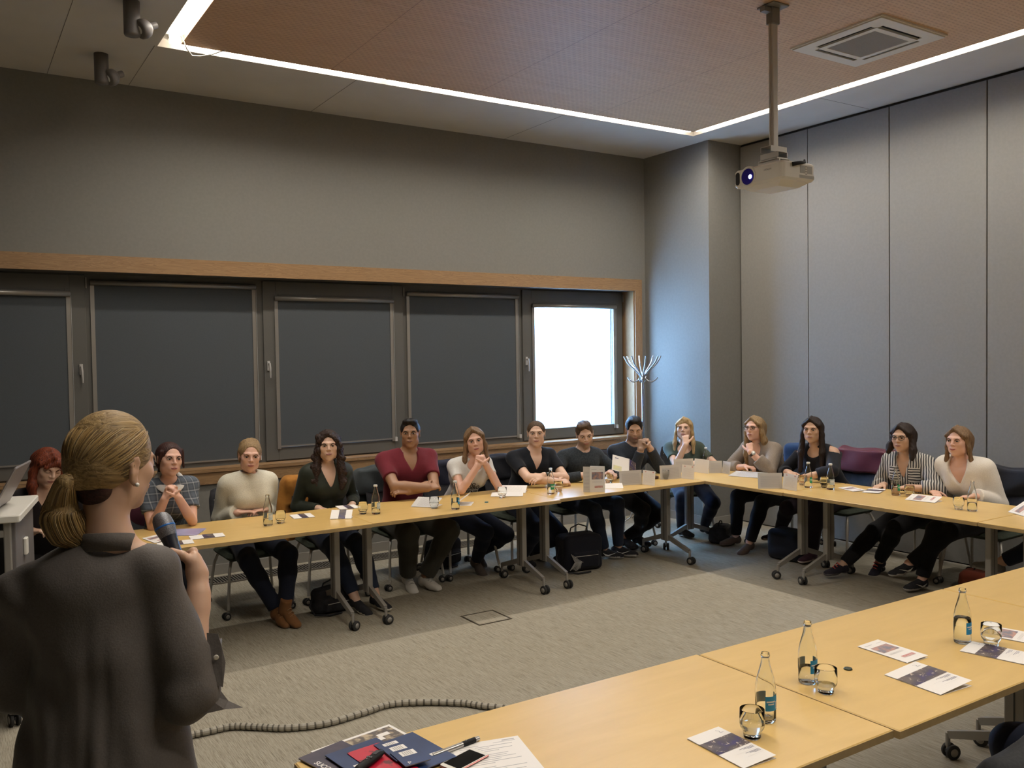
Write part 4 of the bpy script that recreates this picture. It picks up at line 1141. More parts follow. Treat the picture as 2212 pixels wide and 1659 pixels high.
def person(label, base, face, head, look=(0, 0, 0), male=False, skin='fair', hairs=('long', None, {}), iris='brown', brow=(.04, .025, .015),
           arms=None, knees=None, feet=None, top=None, legs=None, shoes=None, hs=1.0, build=1.0, closed=0, chestf=0.0, detail=.0046, beard=0, extra=None, group=None, neckdrop=.0, shl=None, seat=.47, lean=None, name='person', smile=0):
    """seated figure. base: world floor point below the hips; face: heading in degrees; head: world centre of the head"""
    rz = math.radians(face-90)
    root = thing(name, label, 'person', (base[0], base[1], 0), rz, group)
    c, s_ = math.cos(-rz), math.sin(-rz)
    def Lc(p): dx, dy = p[0]-base[0], p[1]-base[1]; return V3(c*dx-s_*dy, s_*dx+c*dy, p[2])
    H = Lc(head)
    # world heading for the look: yaw in degrees relative to direction towards the camera
    tocam = math.degrees(math.atan2(-head[1], -head[0])); hy = (tocam-face+look[0]+180) % 360-180
    R = rot(hy, look[1], look[2])
    B = build; up = V3(0, 0, 1)
    hip = V3(0, 0, seat+.085)
    neck_top = H+R@(V3(0, -.022, -.075)*hs)
    nb = V3(H[0]*.96, H[1]-.050*hs, H[2]-.168*hs-neckdrop)      # base of the neck
    spine = nb-hip; sp = unit(spine)
    tw = math.radians(hy*.18)
    side = V3(math.cos(tw), math.sin(tw), 0); fw = unit(np.cross(up, side)); fw = unit(fw-sp*(fw@sp)) if True else fw
    chest = hip+spine*.72+fw*.012; belly = hip+spine*.34
    sw = (.178 if male else .152)*B if shl is None else shl
    shz = -.054
    Sh = {q: nb+side*q*sw+sp*shz-fw*.01 for q in (-1, 1)}
    RT = np.stack([side, fw, sp], 1)
    l1, l2 = (.295, .262) if male else (.270, .240)
    A = {}
    for q in (-1, 1):
        a = (arms or {}).get(q) or {}
        W = Lc(a['w']) if 'w' in a else V3(q*.16, .30, .70)
        E = Lc(a['e']) if 'e' in a else V3(q*.30, .05, .6)
        E, W = ik(Sh[q], W, l1, l2, E); A[q] = (E, W, a)
    kn = {}; ft = {}
    for q in (-1, 1):
        K = (knees or {}).get(q); kn[q] = Lc(K) if K is not None else V3(q*.11, .43, seat+.075)
        Fq = (feet or {}).get(q); ft[q] = Lc(Fq) if Fq is not None else V3(q*.11, .42, .085)
        if ft[q][2] < .082: ft[q][2] = .082
    HJ = {q: hip+V3(q*.088*B, .0, -.01) for q in (-1, 1)}
    for q in (-1, 1):   # keep thighs and shanks of human length
        HJq, d = HJ[q], ft[q]-HJ[q]; lt, ls = (.445, .43) if male else (.42, .405)
        if np.linalg.norm(d) > .99*(lt+ls): ft[q] = HJq+unit(d)*.99*(lt+ls)
        kn[q], ft[q] = ik(HJq, ft[q], lt, ls, kn[q])
    def torso(S, g=0.0, low=True):
        mw = 1.0 if male else .90
        if low: S.ell(hip+V3(0, .0, .0), ((.165 if male else .172)*B+g, .118*B+g, .115+g), .05)
        S.cone(hip+sp*.03, belly, .128*B*mw+g, (.125 if male else .108)*B+g, .05, side=fw, ratio=.80)
        S.cone(belly, chest, (.125 if male else .108)*B+g, (.150 if male else .126)*B+g, .05, side=fw, ratio=.76)
        S.cone(chest-side*.07*B+sp*.02, chest+side*.07*B+sp*.02, .095*B+g, .095*B+g, .05, side=sp, ratio=1.25)
        S.cone(Sh[-1]+side*.02, Sh[1]-side*.02, .056*B+g, .056*B+g, .05)
        S.cone(nb+sp*.01, Sh[-1]+sp*.012, .040+g, .036+g, .03); S.cone(nb+sp*.01, Sh[1]+sp*.012, .040+g, .036+g, .03)
        if not male:
            for q in (-1, 1): S.ell(chest+side*q*.066+fw*.075*B-sp*.01, (.056+g, .050+g, .056+g), .04, RT)
        else:
            for q in (-1, 1): S.ell(chest+side*q*.07+fw*.062*B+sp*.035, (.07+g, .042+g, .05+g), .04, RT)
    def arm(S, q, g=0.0, upto=2.0, cuff=False, r0=None):
        E, W, a = A[q]; ru = ((.050, .042, .032) if male else (.042, .035, .027)) if r0 is None else r0
        ru = [x*(.5+.5*B) for x in ru]
        if upto >= 1:
            S.cone(Sh[q], E, ru[0]+g, ru[1]*.92+g, .02)
            e = E+(W-E)*min(1, upto-1)
            if upto > 1:
                f_ = min(1, upto-1); m1 = E+(W-E)*min(.3, f_)
                S.cone(E, m1, ru[1]*.90+g, ru[1]*.97+g, .008, cap=cuff and f_ <= .3)
                if f_ > .3: S.cone(m1, e, ru[1]*.97+g, (ru[1]*.97+(ru[2]-ru[1]*.97)*(f_-.3)/.7)+g, .008, cap=cuff)
        else: S.cone(Sh[q], Sh[q]+(E-Sh[q])*upto, ru[0]+g, ru[0]*.96+g, .03, cap=True)
    # --- body
    S = Solid(); torso(S)
    head_solid(S, H, R, male, hs)
    nr = (.056 if male else .043)*(.5+.5*B)
    S.cone(nb-sp*.02, neck_top, nr*1.08, nr*.96, .025)
    for q in (-1, 1):
        arm(S, q)
        E, W, a = A[q]
        dd = V3(a['d']) if 'd' in a else None
        if dd is not None: dd = V3(c*dd[0]-s_*dd[1], s_*dd[0]+c*dd[1], dd[2])
        else: dd = unit(W-E)
        nn = a.get('n', (0, 0, 1)); nn = V3(c*nn[0]-s_*nn[1], s_*nn[0]+c*nn[1], nn[2])
        th = -q if a.get('thumb_flip') is None else q
        # thumb side: chosen so the thumb lies inwards for a palm-down hand
        tdir = np.cross(unit(dd), unit(nn)); sgn = 1 if (tdir@(V3(1, 0, 0)*(-q)+V3(0, 0, .6))) > 0 else -1
        if a.get('flip'): sgn = -sgn
        hand_solid(S, W, dd, nn, sgn, a.get('curl', .45), a.get('spread', .12), (.98 if male else .90), a.get('thumb', .5))
        S.cone(HJ[q], kn[q], .080*B, .056*B, .03); S.cone(kn[q], kn[q]+(ft[q]-kn[q])*.35, .055*B, .056*B, .02); S.cone(kn[q]+(ft[q]-kn[q])*.3, ft[q]+up*.0, .054*B, .034, .02)
        fd_ = (shoes or {}).get('dir', {}).get(q, (0, -1, 0)); fd = unit(V3(c*fd_[0]-s_*fd_[1], s_*fd_[0]+c*fd_[1], fd_[2])); S.cone(ft[q]-up*.02, ft[q]+fd*.10-up*.045, .025, .020, .02)
    fine = [(H-.13*hs, H+.14*hs)]
    for q in (-1, 1):
        W = A[q][1]; m_ = W+unit(W-A[q][0])*.07
        if (A[q][2] or {}).get('w'): fine.append((m_-.13, m_+.13))
    vs, F = S.mesh(.011, fine, detail)
    hl = (vs-H)@R/hs
    lip = 0*np.exp(-((hl[:, 0]/.0215)**2)**2)*np.exp(-(((hl[:, 2]+.0605)/.0105)**2)**2)*(hl[:, 1] > .07)
    bd = np.zeros(len(vs))
    if beard:
        bd = beard*np.clip((-.040-hl[:, 2])/.012, 0, 1)*np.clip((hl[:, 1]+.01)/.02, 0, 1)*(hl[:, 2] > -.14)*(1-lip)*np.clip((.16-np.abs(hl[:, 0])*1.2)/.05, 0, 1)
    np_mesh('body', vs, F, SK[skin], root, attrs={'lip': lip, 'beard': bd})
    eye_parts(root, H, R, IR[iris], closed, brow, s=hs, lips={'fair': (.42, .17, .15), 'rosy': (.46, .15, .14), 'tan': (.38, .16, .13), 'brown': (.24, .11, .085)}[skin], smile=smile, lw=.55 if male else 1.0)
    # --- hair
    hst, hm, ho = hairs
    HS = hair_solid(hst, H, R, hs, ho)
    amp = .0035 if hst == 'curly' else .0016
    fq = 190 if hst != 'short' else 150
    def hd(X, Y, Z):
        lx, ly, lz = X-H[0], Y-H[1], Z-H[2]
        x = R[0, 0]*lx+R[1, 0]*ly+R[2, 0]*lz; y = R[0, 1]*lx+R[1, 1]*ly+R[2, 1]*lz; z = R[0, 2]*lx+R[1, 2]*ly+R[2, 2]*lz
        if hst == 'curly': return amp*np.sin(x*230+2*np.sin(z*120))*np.sin(z*210+2*np.sin(y*130))
        if hst == 'short': return amp*np.sin(x*fq+2*np.sin(y*30))*np.ones_like(z)
        an = np.arctan2(x, -y+.02); return amp*np.sin(an*34+z*14+2*np.sin(z*22))*np.clip((.11-z)/.05, 0, 1)
    v2, F2 = HS.mesh(.0055, disp=hd)
    np_mesh('hair', v2, F2, hm, root, attrs={'hc': (v2-H)@R})
    # --- garments
    tp = top or {}
    S = Solid(); g = tp.get('g', .012); torso(S, g)
    S.cone(hip-sp*.02, hip+sp*.06, .155*B+g, .14*B+g, .03, side=fw, ratio=.8)
    for q in (-1, 1): arm(S, q, g+tp.get('sg', 0), tp.get('sleeve', 2)-(.06 if tp.get('sleeve', 2) == 2 else 0), True)
    if tp.get('high'): S.cone(nb-sp*.02, nb+(neck_top-nb)*.42, nr*1.15+g*.5, nr*1.12+g*.5, .02, cap=True)
    # neckline
    nk = tp.get('neck', 'crew'); f0 = nb+fw*.055
    nup = unit(neck_top-nb)
    for t_ in (0,): S.cone(nb-nup*.0-fw*.0, nb+nup*.16, nr*1.08+.006+tp.get('nw', 0), nr*1.0+.02+tp.get('nw', 0), .008, neg=True)
    if nk == 'v':
        dp = tp.get('deep', .13)
        for i in range(9):
            t_ = i/8; p = nb+fw*(.055+.06*t_)-sp*(dp*t_-.01)
            S.cone(p-fw*.02, p+fw*.10, (.052+tp.get('nw', 0))*(1-t_)+.004, (.052+tp.get('nw', 0))*(1-t_)+.004, .004, neg=True)
    elif nk == 'scoop': S.ell(nb+fw*.085-sp*.0, (.070, .07, .050), .006, RT, neg=True)
    elif nk == 'off':
        for q in (-1, 1): S.ell(Sh[q]+up*.03+side*q*.01, (.062, .075, .055), .006, RT, neg=True)
        S.ell(nb+fw*.08-sp*.0, (.07, .08, .045), .006, RT, neg=True)
    # hem
    S.plane(hip+V3(0, 0, -.035), (0, 0, -1), .01)
    vs, F = S.mesh(.0075, disp=folds(tp.get('fold', .0035), tp.get('ff', 26), len(label)))
    tob = np_mesh('top', vs, F, tp['mat'], root)
    # collar
    if tp.get('collar'):
        m = MB(); n = 14; k = 0
        for q in (-1, 1):
            vv = []
            for i in range(n+1):
                ang = PI*i/n*(1.0 if nk == 'crew' else .72)
                dirr = -fw*math.cos(ang)*1.0+side*q*math.sin(ang)
                rin = nr*1.12+.012; drop = .030*math.sin(ang*.5)**2
                p0 = nb+dirr*rin+sp*(.058-drop-.012*(i/n)); p1 = nb+dirr*(rin+.034+.016*(i/n))+sp*(.044-drop*1.1-.026*(i/n)**2)
                vv += [p0, p1, p1-sp*.004, p0-sp*.004]
            fs = []
            for i in range(n):
                b_ = 4*i
                for e in range(4): fs.append((b_+e, b_+(e+1) % 4, b_+4+(e+1) % 4, b_+4+e) if q > 0 else (b_+e, b_+4+e, b_+4+(e+1) % 4, b_+(e+1) % 4))
            fs += [(0, 1, 2, 3), (4*n+3, 4*n+2, 4*n+1, 4*n)]
            m.add(vv, fs, 0, True)
        m.build('collar', tp['collar'], tob)
    S = Solid(); lg = legs or {}; g = lg.get('g', .010)
    S.ell(hip+V3(0, 0, -.005), (.168*B+g, .122*B+g, .108+g), .04)
    for q in (-1, 1):
        S.cone(HJ[q], kn[q], .084*B+g, .060*B+g, .03); S.cone(kn[q], kn[q]+(ft[q]-kn[q])*.35, .058*B+g, .056*B+g, .02)
        S.cone(kn[q]+(ft[q]-kn[q])*.3, kn[q]+(ft[q]-kn[q])*lg.get('to', .93), .055*B+g, lg.get('hem', .040)+g, .02, cap=True)
    S.plane(hip+V3(0, 0, .075), (0, 0, 1), .01)
    vs, F = S.mesh(.0095, disp=folds(.003, 24, 3))
    np_mesh('trousers', vs, F, lg['mat'], root)
    sh = shoes or {}
    for q in (-1, 1):
        fdir = sh.get('dir', {}).get(q, (0, -1, 0)); fdv = V3(c*fdir[0]-s_*fdir[1], s_*fdir[0]+c*fdir[1], fdir[2])
        shoe(root, ft[q], fdv, sh.get('sole', M['rubber']), sh.get('mat', M['cloth_blk']), 1.0 if male else .92, sh.get('boot', False), 'boot' if sh.get('boot') else 'shoe', lace=sh.get('lace'), swoosh=sh.get('swoosh'))
    fr = {'root': root, 'H': H, 'R': R, 'hs': hs, 'A': A, 'nb': nb, 'chest': chest, 'fw': fw, 'side': side, 'sp': sp, 'top': tob, 'Sh': Sh, 'RT': RT}
    if extra: extra(fr)
    return fr
def glasses(fr, m):
    H, R, s = fr['H'], fr['R'], fr['hs']
    def P(x, y, z): return H+R@(np.array([x, y, z])*s)
    b = MB()
    for q in (-1, 1):
        pts = [P(q*.0325+.0255*math.cos(a), .1015-.006*abs(math.cos(a)) if False else .101-.12*abs(q*.0325+.0255*math.cos(a))*.6, .003+.0185*math.sin(a)*(1 if math.sin(a) > 0 else .95)) for a in np.linspace(0, 2*PI, 21)]
        b.tube(pts, [.0018+.0008*max(0, math.sin(a)) for a in np.linspace(0, 2*PI, 21)], 6, caps=False)
        b.tube([P(q*.0575, .097-.0, .010), P(q*.074, .085, .012), P(q*.080, .02, .012), P(q*.080, -.012, .006)], .0017, 6)
    b.tube([P(-.007, .0995, .008), P(0, .102, .010), P(.007, .0995, .008)], .0018, 6)
    b.build('glasses', m, fr['root'])
def band(fr, q, t, r, w, m, nm='bracelet', face=None):
    """ring round the forearm at fraction t between elbow and wrist"""
    E, W, a = fr['A'][q]; d = unit(W-E); p = E+(W-E)*t; u = unit(np.cross(d, V3(0, 0, 1)+V3(.1, .2, 0))); v = np.cross(d, u)
    b = MB(); n = 20
    for k in (-1, 1): pass
    ring = [p+(u*math.cos(2*PI*i/n)+v*math.sin(2*PI*i/n))*r for i in range(n+1)]
    if w <= .004: b.tube(ring, w, 6, caps=False)
    else:
        vs = []
        for i in range(n+1):
            x = u*math.cos(2*PI*i/n)+v*math.sin(2*PI*i/n)
            for rr, ww in ((r, -w), (r+.003, -w), (r+.003, w), (r, w)): vs.append(p+x*rr+d*ww)
        b.add(vs, [(4*i+e, 4*i+(e+1) % 4, 4*i+4+(e+1) % 4, 4*i+4+e) for i in range(n) for e in range(4)], 0, True)
    o = b.build(nm, m, fr['root'])
    if face is not None:
        fdir, sz, fm = face; x = unit(V3(fdir)-d*(V3(fdir)@d)); y = np.cross(d, x)
        T = Matrix(((y[0], d[0], x[0], 0), (y[1], d[1], x[1], 0), (y[2], d[2], x[2], 0), (0, 0, 0, 1)))
        T.translation = Vector(p+x*(r+.002))
        f = MB()
        if isinstance(sz, tuple): f.rbox(-sz[0], sz[0], -sz[1], sz[1], 0, .008, .005, 0, T); f.box(-sz[0]*.75, sz[0]*.75, -sz[1]*.75, sz[1]*.75, .008, .0088, 1, T)
        else: f.lathe([(.0001, 0), (sz, 0), (sz, .006), (sz*.85, .0075), (.0001, .0075)], 20, 0, T)
        f.build('watch_face', fm if isinstance(fm, list) else [fm, fm], o)
    return o
HM = {'red': hair_mat('copper red hair', (.22, .045, .015), (.05, .010, .006)), 'auburn': hair_mat('dark auburn hair', (.055, .018, .014), (.018, .008, .007)),
      'dblonde': hair_mat('dark blonde hair', (.33, .22, .105), (.16, .10, .05)), 'blonde': hair_mat('blonde hair', (.50, .35, .17), (.26, .17, .075)),
      'curl': hair_mat('dark brown curls', (.040, .020, .014), (.010, .006, .005), 1), 'dark': hair_mat('dark brown hair', (.030, .016, .011), (.009, .006, .005)),
      'black': hair_mat('black hair', (.012, .010, .010), (.005, .004, .004)), 'brown': hair_mat('brown hair', (.11, .065, .035), (.045, .028, .016)),
      'lbrown': hair_mat('light brown hair', (.24, .145, .075), (.10, .06, .032))}
JE = {'navy': fabric('navy denim', (.010, .014, .030)), 'black': fabric('black trousers cloth', (.008, .008, .010)), 'olive': fabric('dark olive grey cloth', (.045, .043, .034)),
      'blue': fabric('dark blue denim', (.018, .026, .050)), 'violet': fabric('dark violet cloth', (.018, .012, .020))}
def plaid():
    m = mat('grey blue plaid', (.1, .12, .15), .85); t = NT(m); x, y, z = t.sep(t.coord())
    def line(c, f, w, o=0): return t.math('LESS_THAN', t.math('ABSOLUTE', t.math('SUBTRACT', t.math('FRACT', t.math('ADD', t.math('MULTIPLY', c, f), o)), .5)), w)
    a = t.math('ADD', line(t.math('ADD', x, t.math('MULTIPLY', y, .6)), 19, .07), line(z, 19, .07)); b = t.math('ADD', line(t.math('ADD', x, t.math('MULTIPLY', y, .6)), 19, .28), line(z, 19, .28))
    c = t.mix(t.math('MULTIPLY', b, .3), (.085, .105, .135), (.04, .05, .065)); t.color(t.mix(t.math('MULTIPLY', a, .35), c, (.42, .44, .46))); return m
def stripes():
    m = mat('black and white striped cotton', (.5, .5, .5), .8); t = NT(m); v = t.coord(); x, y, z = t.sep(v)
    n = t.noise(v, 9, 2)
    u = t.math('ADD', t.math('MULTIPLY', t.math('ADD', x, t.math('MULTIPLY', y, .5)), 46), t.math('MULTIPLY', n, 1.1))
    s1 = t.math('LESS_THAN', t.math('FRACT', u), .5)
    # pocket patches striped across
    ax = t.math('ABSOLUTE', x)
    pk = t.math('MULTIPLY', t.math('MULTIPLY', t.math('GREATER_THAN', ax, .035), t.math('LESS_THAN', ax, .125)), t.math('MULTIPLY', t.math('GREATER_THAN', z, .80), t.math('LESS_THAN', z, .92)))
    s2 = t.math('LESS_THAN', t.math('FRACT', t.math('ADD', t.math('MULTIPLY', z, 46), t.math('MULTIPLY', n, 1))), .5)
    f = t.math('ADD', t.math('MULTIPLY', s1, t.math('SUBTRACT', 1.0, pk)), t.math('MULTIPLY', s2, pk))
    t.color(t.mix(f, (.56, .54, .50), (.045, .045, .05))); return m
IRIS = 'brown'
def e_redhead(fr): pass
person('person with long copper-red hair and dark top, looking down behind the laptop lectern', (.56, 6.72), 272, (.537, 6.35, 1.208), (22, -24, -8), skin='fair',
       hairs=('bangs', HM['red'], dict(len=.20, w=.034, lr=(1.25, .8), fwd=.01)), brow=(.12, .04, .02), closed=1,
       arms={1: dict(w=(.44, 6.35, .80), e=(.30, 6.5, .8)), -1: dict(w=(.66, 6.32, .80), e=(.82, 6.5, .8))},
       top=dict(mat=fabric('black red-flecked knit', (.016, .012, .014)), sleeve=2, neck='v', deep=.15, nw=.012), legs=dict(mat=JE['black']))
def e_plaid(fr):
    band(fr, -1, .70, .0265, .002, M['chrome']); E, W, a = fr['A'][-1]
person('person in grey plaid blouse with white collar, hands clasped under the chin', (1.28, 6.66), 268, (1.275, 6.32, 1.203), (20, 2, -4), skin='rosy',
       hairs=('tied', HM['auburn'], {}), brow=(.03, .015, .012),
       arms={1: dict(w=(1.205, 6.16, .955), e=(1.13, 6.33, .785), d=(.38, -.05, .9), curl=.95, n=(-.8, -.5, .2)), -1: dict(w=(1.290, 6.15, .955), e=(1.42, 6.30, .785), d=(-.38, -.05, .9), curl=.95, n=(.8, -.5, .2))},
       top=dict(mat=plaid(), sleeve=.62, neck='crew', collar=fabric('white collar cloth', (.62, .61, .58))), legs=dict(mat=JE['navy']), extra=e_plaid)
person('person in cream knitted sweater with blonde pinned-up hair, beside the plaid blouse', (1.90, 6.66), 270, (1.874, 6.50, 1.164), (6, -2, -4), skin='rosy',
       hairs=('bun', HM['dblonde'], {}), brow=(.16, .09, .05), build=.98,
       arms={1: dict(w=(1.765, 6.455, .762), e=(1.66, 6.80, .70), d=(1, -.25, .05), curl=.3), -1: dict(w=(1.965, 6.455, .762), e=(2.10, 6.80, .70), d=(-1, -.25, .05), curl=.3)},
       feet={1: (1.93, 6.12, .085), -1: (1.97, 6.05, .115)}, knees={1: (1.74, 6.28, .53), -1: (2.10, 6.28, .53)},
       top=dict(mat=fabric('cream speckled wool', (.68, .65, .54), (.58, .55, .45), 160, .95, .5), g=.022, sg=.010, fold=.005), legs=dict(mat=JE['navy']),
       shoes=dict(mat=fabric('tan suede', (.21, .095, .035)), sole=fabric('tan boot sole', (.17, .085, .04)), boot=True, lace=mat('tan laces', (.26, .14, .06), .8), dir={1: (.15, -1, -.12), -1: (.35, -1, -.35)}))
person('person with long dark curls in an open-necked dark green shirt', (2.50, 6.66), 270, (2.481, 6.50, 1.198), (2, 2, 0), skin='fair',
       hairs=('curly', HM['curl'], dict(len=.27, w=.040, vol=.008, fwd=.02)), brow=(.02, .012, .01),
       arms={1: dict(w=(2.37, 6.43, .73), e=(2.22, 6.75, .70), d=(.8, -.5, -.25)), -1: dict(w=(2.64, 6.43, .73), e=(2.80, 6.75, .70), d=(-.8, -.5, -.25))},
       feet={1: (2.50, 6.06, .09), -1: (2.66, 6.06, .085)},
       top=dict(mat=fabric('dark green satin', (.022, .028, .018), (.015, .019, .013), 12, .55), neck='v', deep=.14, g=.016, fold=.005, collar=fabric('dark green collar', (.022, .028, .018))), legs=dict(mat=JE['blue'], to=.86),
       shoes=dict(mat=M['cloth_blk'], sole=mat('off white sole', (.62, .60, .52), .6), dir={1: (.45, -1, -.30), -1: (.25, -1, -.05)}))
person('person in maroon v-neck t-shirt with arms folded on the table', (3.17, 6.68), 270, (3.185, 6.50, 1.252), (-3, 2, 0), male=True, skin='brown', build=1.14,
       hairs=('short', HM['black'], {}), brow=(.01, .008, .006), shl=.205,
       arms={1: dict(w=(3.20, 6.235, .835), e=(2.86, 6.32, .80), d=(1, .12, .12), curl=.5, n=(0, -.6, .8)), -1: dict(w=(3.06, 6.30, .815), e=(3.44, 6.33, .80), d=(-1, .15, .1), curl=.5, n=(0, -.6, .8))},
       feet={1: (3.10, 6.42, .10), -1: (3.22, 6.36, .085)}, knees={1: (3.02, 6.24, .54), -1: (3.44, 6.24, .53)},
       top=dict(mat=fabric('maroon jersey', (.155, .018, .030)), sleeve=.66, neck='v', deep=.105, g=.010), legs=dict(mat=JE['olive'], g=.018, hem=.05),
       shoes=dict(mat=mat('white canvas', (.60, .58, .54), .7), sole=mat('white sole', (.62, .60, .56), .6), lace=mat('white laces', (.4, .39, .37), .8), dir={1: (-.05, -1, -.35), -1: (.3, -1, -.05)}))
def e_tee(fr):
    # black hand-lettered print across the chest
    c = fr['chest']+fr['fw']*.155-fr['sp']*.035; s_, u = fr['side'], fr['sp']
    for i, (w_, dz, sz) in enumerate((('NO', .035, .042), ('DIRO', .0, .048), ('SENIR', -.042, .042))):
        T = Matrix(((s_[0], u[0], fr['fw'][0], 0), (s_[1], u[1], fr['fw'][1], 0), (s_[2], u[2], fr['fw'][2], 0), (0, 0, 0, 1)))
        # lettering is mirrored to read from the front
        T2 = Matrix(((-s_[0], u[0], fr['fw'][0], 0), (-s_[1], u[1], fr['fw'][1], 0), (-s_[2], u[2], fr['fw'][2], 0), (0, 0, 0, 1)))
        T2.translation = Vector(c+s_*.065+u*dz)
        o = text_obj(w_, sz, T2, fr['top'], M['black'], 'lettering', True)
        for v in o.data.vertices:
            d = abs(v.co.x-.06); v.co.z -= 3.2*d*d
person('person in white t-shirt with black lettering, chin resting on both hands', (3.70, 6.66), 272, (3.712, 6.36, 1.168), (3, 0, 8), skin='rosy',
       hairs=('long', HM['lbrown'], dict(len=.23, w=.026, lr=(1.0, .9), fwd=.01)), iris='blue', brow=(.14, .09, .06),
       arms={1: dict(w=(3.655, 6.22, .975), e=(3.53, 6.24, .785), d=(.35, .10, .9), curl=1.35, n=(-.5, -.8, .2)), -1: dict(w=(3.735, 6.22, .975), e=(3.86, 6.24, .785), d=(-.35, .10, .9), curl=1.35, n=(.5, -.8, .2))},
       feet={1: (3.82, 6.55, .10), -1: (3.95, 6.75, .12)}, knees={1: (3.72, 6.22, .54), -1: (4.02, 6.28, .53)},
       top=dict(mat=fabric('white jersey', (.68, .68, .66)), sleeve=.48, neck='scoop', g=.008), legs=dict(mat=JE['navy']),
       shoes=dict(mat=fabric('grey suede', (.12, .10, .09)), sole=mat('pale boot sole', (.28, .26, .23), .6), boot=True, dir={1: (.1, -1, -.45), -1: (-.1, -1, -.3)}), extra=e_tee)
def e_watch(fr):
    band(fr, -1, .93, .031, .011, M['black'], 'watch_band', ((0, .8, .6), (.013, .017), [M['black'], mat('watch display', (.10, .12, .11), .2)]))
    c = fr['chest']+fr['fw']*.140-fr['side']*.085-fr['sp']*.05
    T = Matrix.Translation(Vector(c)) @ Matrix(((1, 0, 0), (0, 0, 1), (0, -1, 0))).to_4x4()
    m = MB(); m.lathe([(.0001, 0), (.030, 0), (.030, .002), (.0001, .002)], 20, 0, T); m.lathe([(.012, .0022), (.017, .0028), (.022, .0022)], 20, 1, T)
    m.build('round_print', [mat('grey shirt print', (.22, .24, .24), .8), M['black']], fr['top'])
person('person in black v-neck t-shirt with smartwatch, arms folded on the table', (4.36, 6.66), 270, (4.378, 6.42, 1.183), (0, 2, 0), male=True, skin='fair',
       hairs=('crew', HM['brown'], {}), iris='blue', brow=(.09, .055, .035), shl=.188,
       arms={-1: dict(w=(4.30, 6.20, .838), e=(4.56, 6.25, .80), d=(-1, -.05, -.18), curl=.4, n=(0, -.55, .85)), 1: dict(w=(4.40, 6.13, .783), e=(4.08, 6.22, .785), d=(1, -.1, 0), curl=.5, n=(0, -.5, .9))},
       feet={1: (4.30, 6.55, .085), -1: (4.52, 6.70, .085)}, knees={1: (4.24, 6.24, .54), -1: (4.52, 6.24, .54)},
       top=dict(mat=fabric('black jersey', (.008, .010, .016)), sleeve=.66, neck='v', deep=.115, g=.009), legs=dict(mat=JE['navy']), extra=e_watch)
person('bearded person in mottled blue-grey sweater reading a leaflet', (4.93, 6.66), 268, (4.916, 6.42, 1.146), (8, -16, 6), male=True, skin='fair', beard=.8,
       hairs=('short', HM['brown'], dict(part=.02)), iris='blue', brow=(.07, .045, .03),
       arms={-1: dict(w=(5.03, 6.20, .80), e=(5.20, 6.36, .80), d=(-.35, -1, .05), curl=.7, n=(.3, 0, 1)), 1: dict(w=(4.74, 6.22, .80), e=(4.62, 6.40, .80), d=(.5, -1, .0), curl=.5)},
       feet={1: (5.03, 6.30, .085), -1: (5.19, 6.29, .085)}, knees={1: (4.83, 6.20, .55), -1: (5.12, 6.22, .55)},
       top=dict(mat=fabric('mottled slate wool', (.040, .050, .060), (.022, .028, .036), 70, .95, .4), g=.012), legs=dict(mat=JE['blue']),
       shoes=dict(mat=M['cloth_blk'], sole=mat('white trainer sole', (.42, .41, .39), .6), swoosh=mat('white swoosh', (.6, .6, .6), .5), dir={1: (.9, -.6, -.05), -1: (.75, -.7, -.03)}))
person('dark-haired person in dark blue-grey sweater, both hands held before the mouth', (5.55, 6.68), 268, (5.509, 6.42, 1.158), (6, -14, 0), male=True, skin='tan', beard=.9, closed=1,
       hairs=('short', HM['black'], dict(vol=.002)), brow=(.02, .015, .012),
       arms={1: dict(w=(5.447, 6.26, .975), e=(5.40, 6.36, .79), d=(.28, .05, .95), curl=1.1, n=(-.5, -.8, .2)), -1: dict(w=(5.565, 6.26, .980), e=(5.74, 6.36, .79), d=(-.35, .05, .95), curl=1.1, n=(.5, -.8, .2))},
       feet={1: (5.62, 6.52, .10), -1: (5.48, 6.55, .09)}, knees={1: (5.42, 6.24, .54), -1: (5.80, 6.24, .54)},
       top=dict(mat=fabric('dark slate knit', (.028, .036, .050), (.022, .028, .040), 90), g=.012, sleeve=1.93), legs=dict(mat=JE['black']))
person('person with straight blonde hair in dark green t-shirt at the corner, hand at the mouth', (6.46, 6.72), 232, (6.30, 6.569, 1.107), (-8, 8, 0), skin='fair',
       hairs=('long', HM['blonde'], dict(len=.20, w=.024, fringe=1, fwd=.01)), iris='blue', brow=(.20, .13, .08),
       arms={1: dict(w=(6.175, 6.42, .965), e=(6.12, 6.42, .785), d=(.25, .25, .95), curl=.95, n=(-.7, -.6, .1)), -1: dict(w=(6.30, 6.37, .79), e=(6.52, 6.42, .80), d=(-1, -.25, 0), curl=.35)},
       feet={1: (6.28, 6.60, .085), -1: (6.55, 6.55, .085)}, knees={1: (6.15, 6.45, .53), -1: (6.42, 6.34, .53)},
       top=dict(mat=fabric('bottle green jersey', (.060, .080, .062)), sleeve=.55, neck='scoop', g=.009), legs=dict(mat=JE['navy']))
def e_glw(fr):
    glasses(fr, mat('brown glasses rim', (.03, .018, .012), .3))
    band(fr, -1, .90, .0275, .012, mat('brown leather strap', (.03, .014, .012), .6), 'watch_band', ((-.6, .6, .5), .019, mat('silver watch face', (.6, .6, .58), .25, .5)))
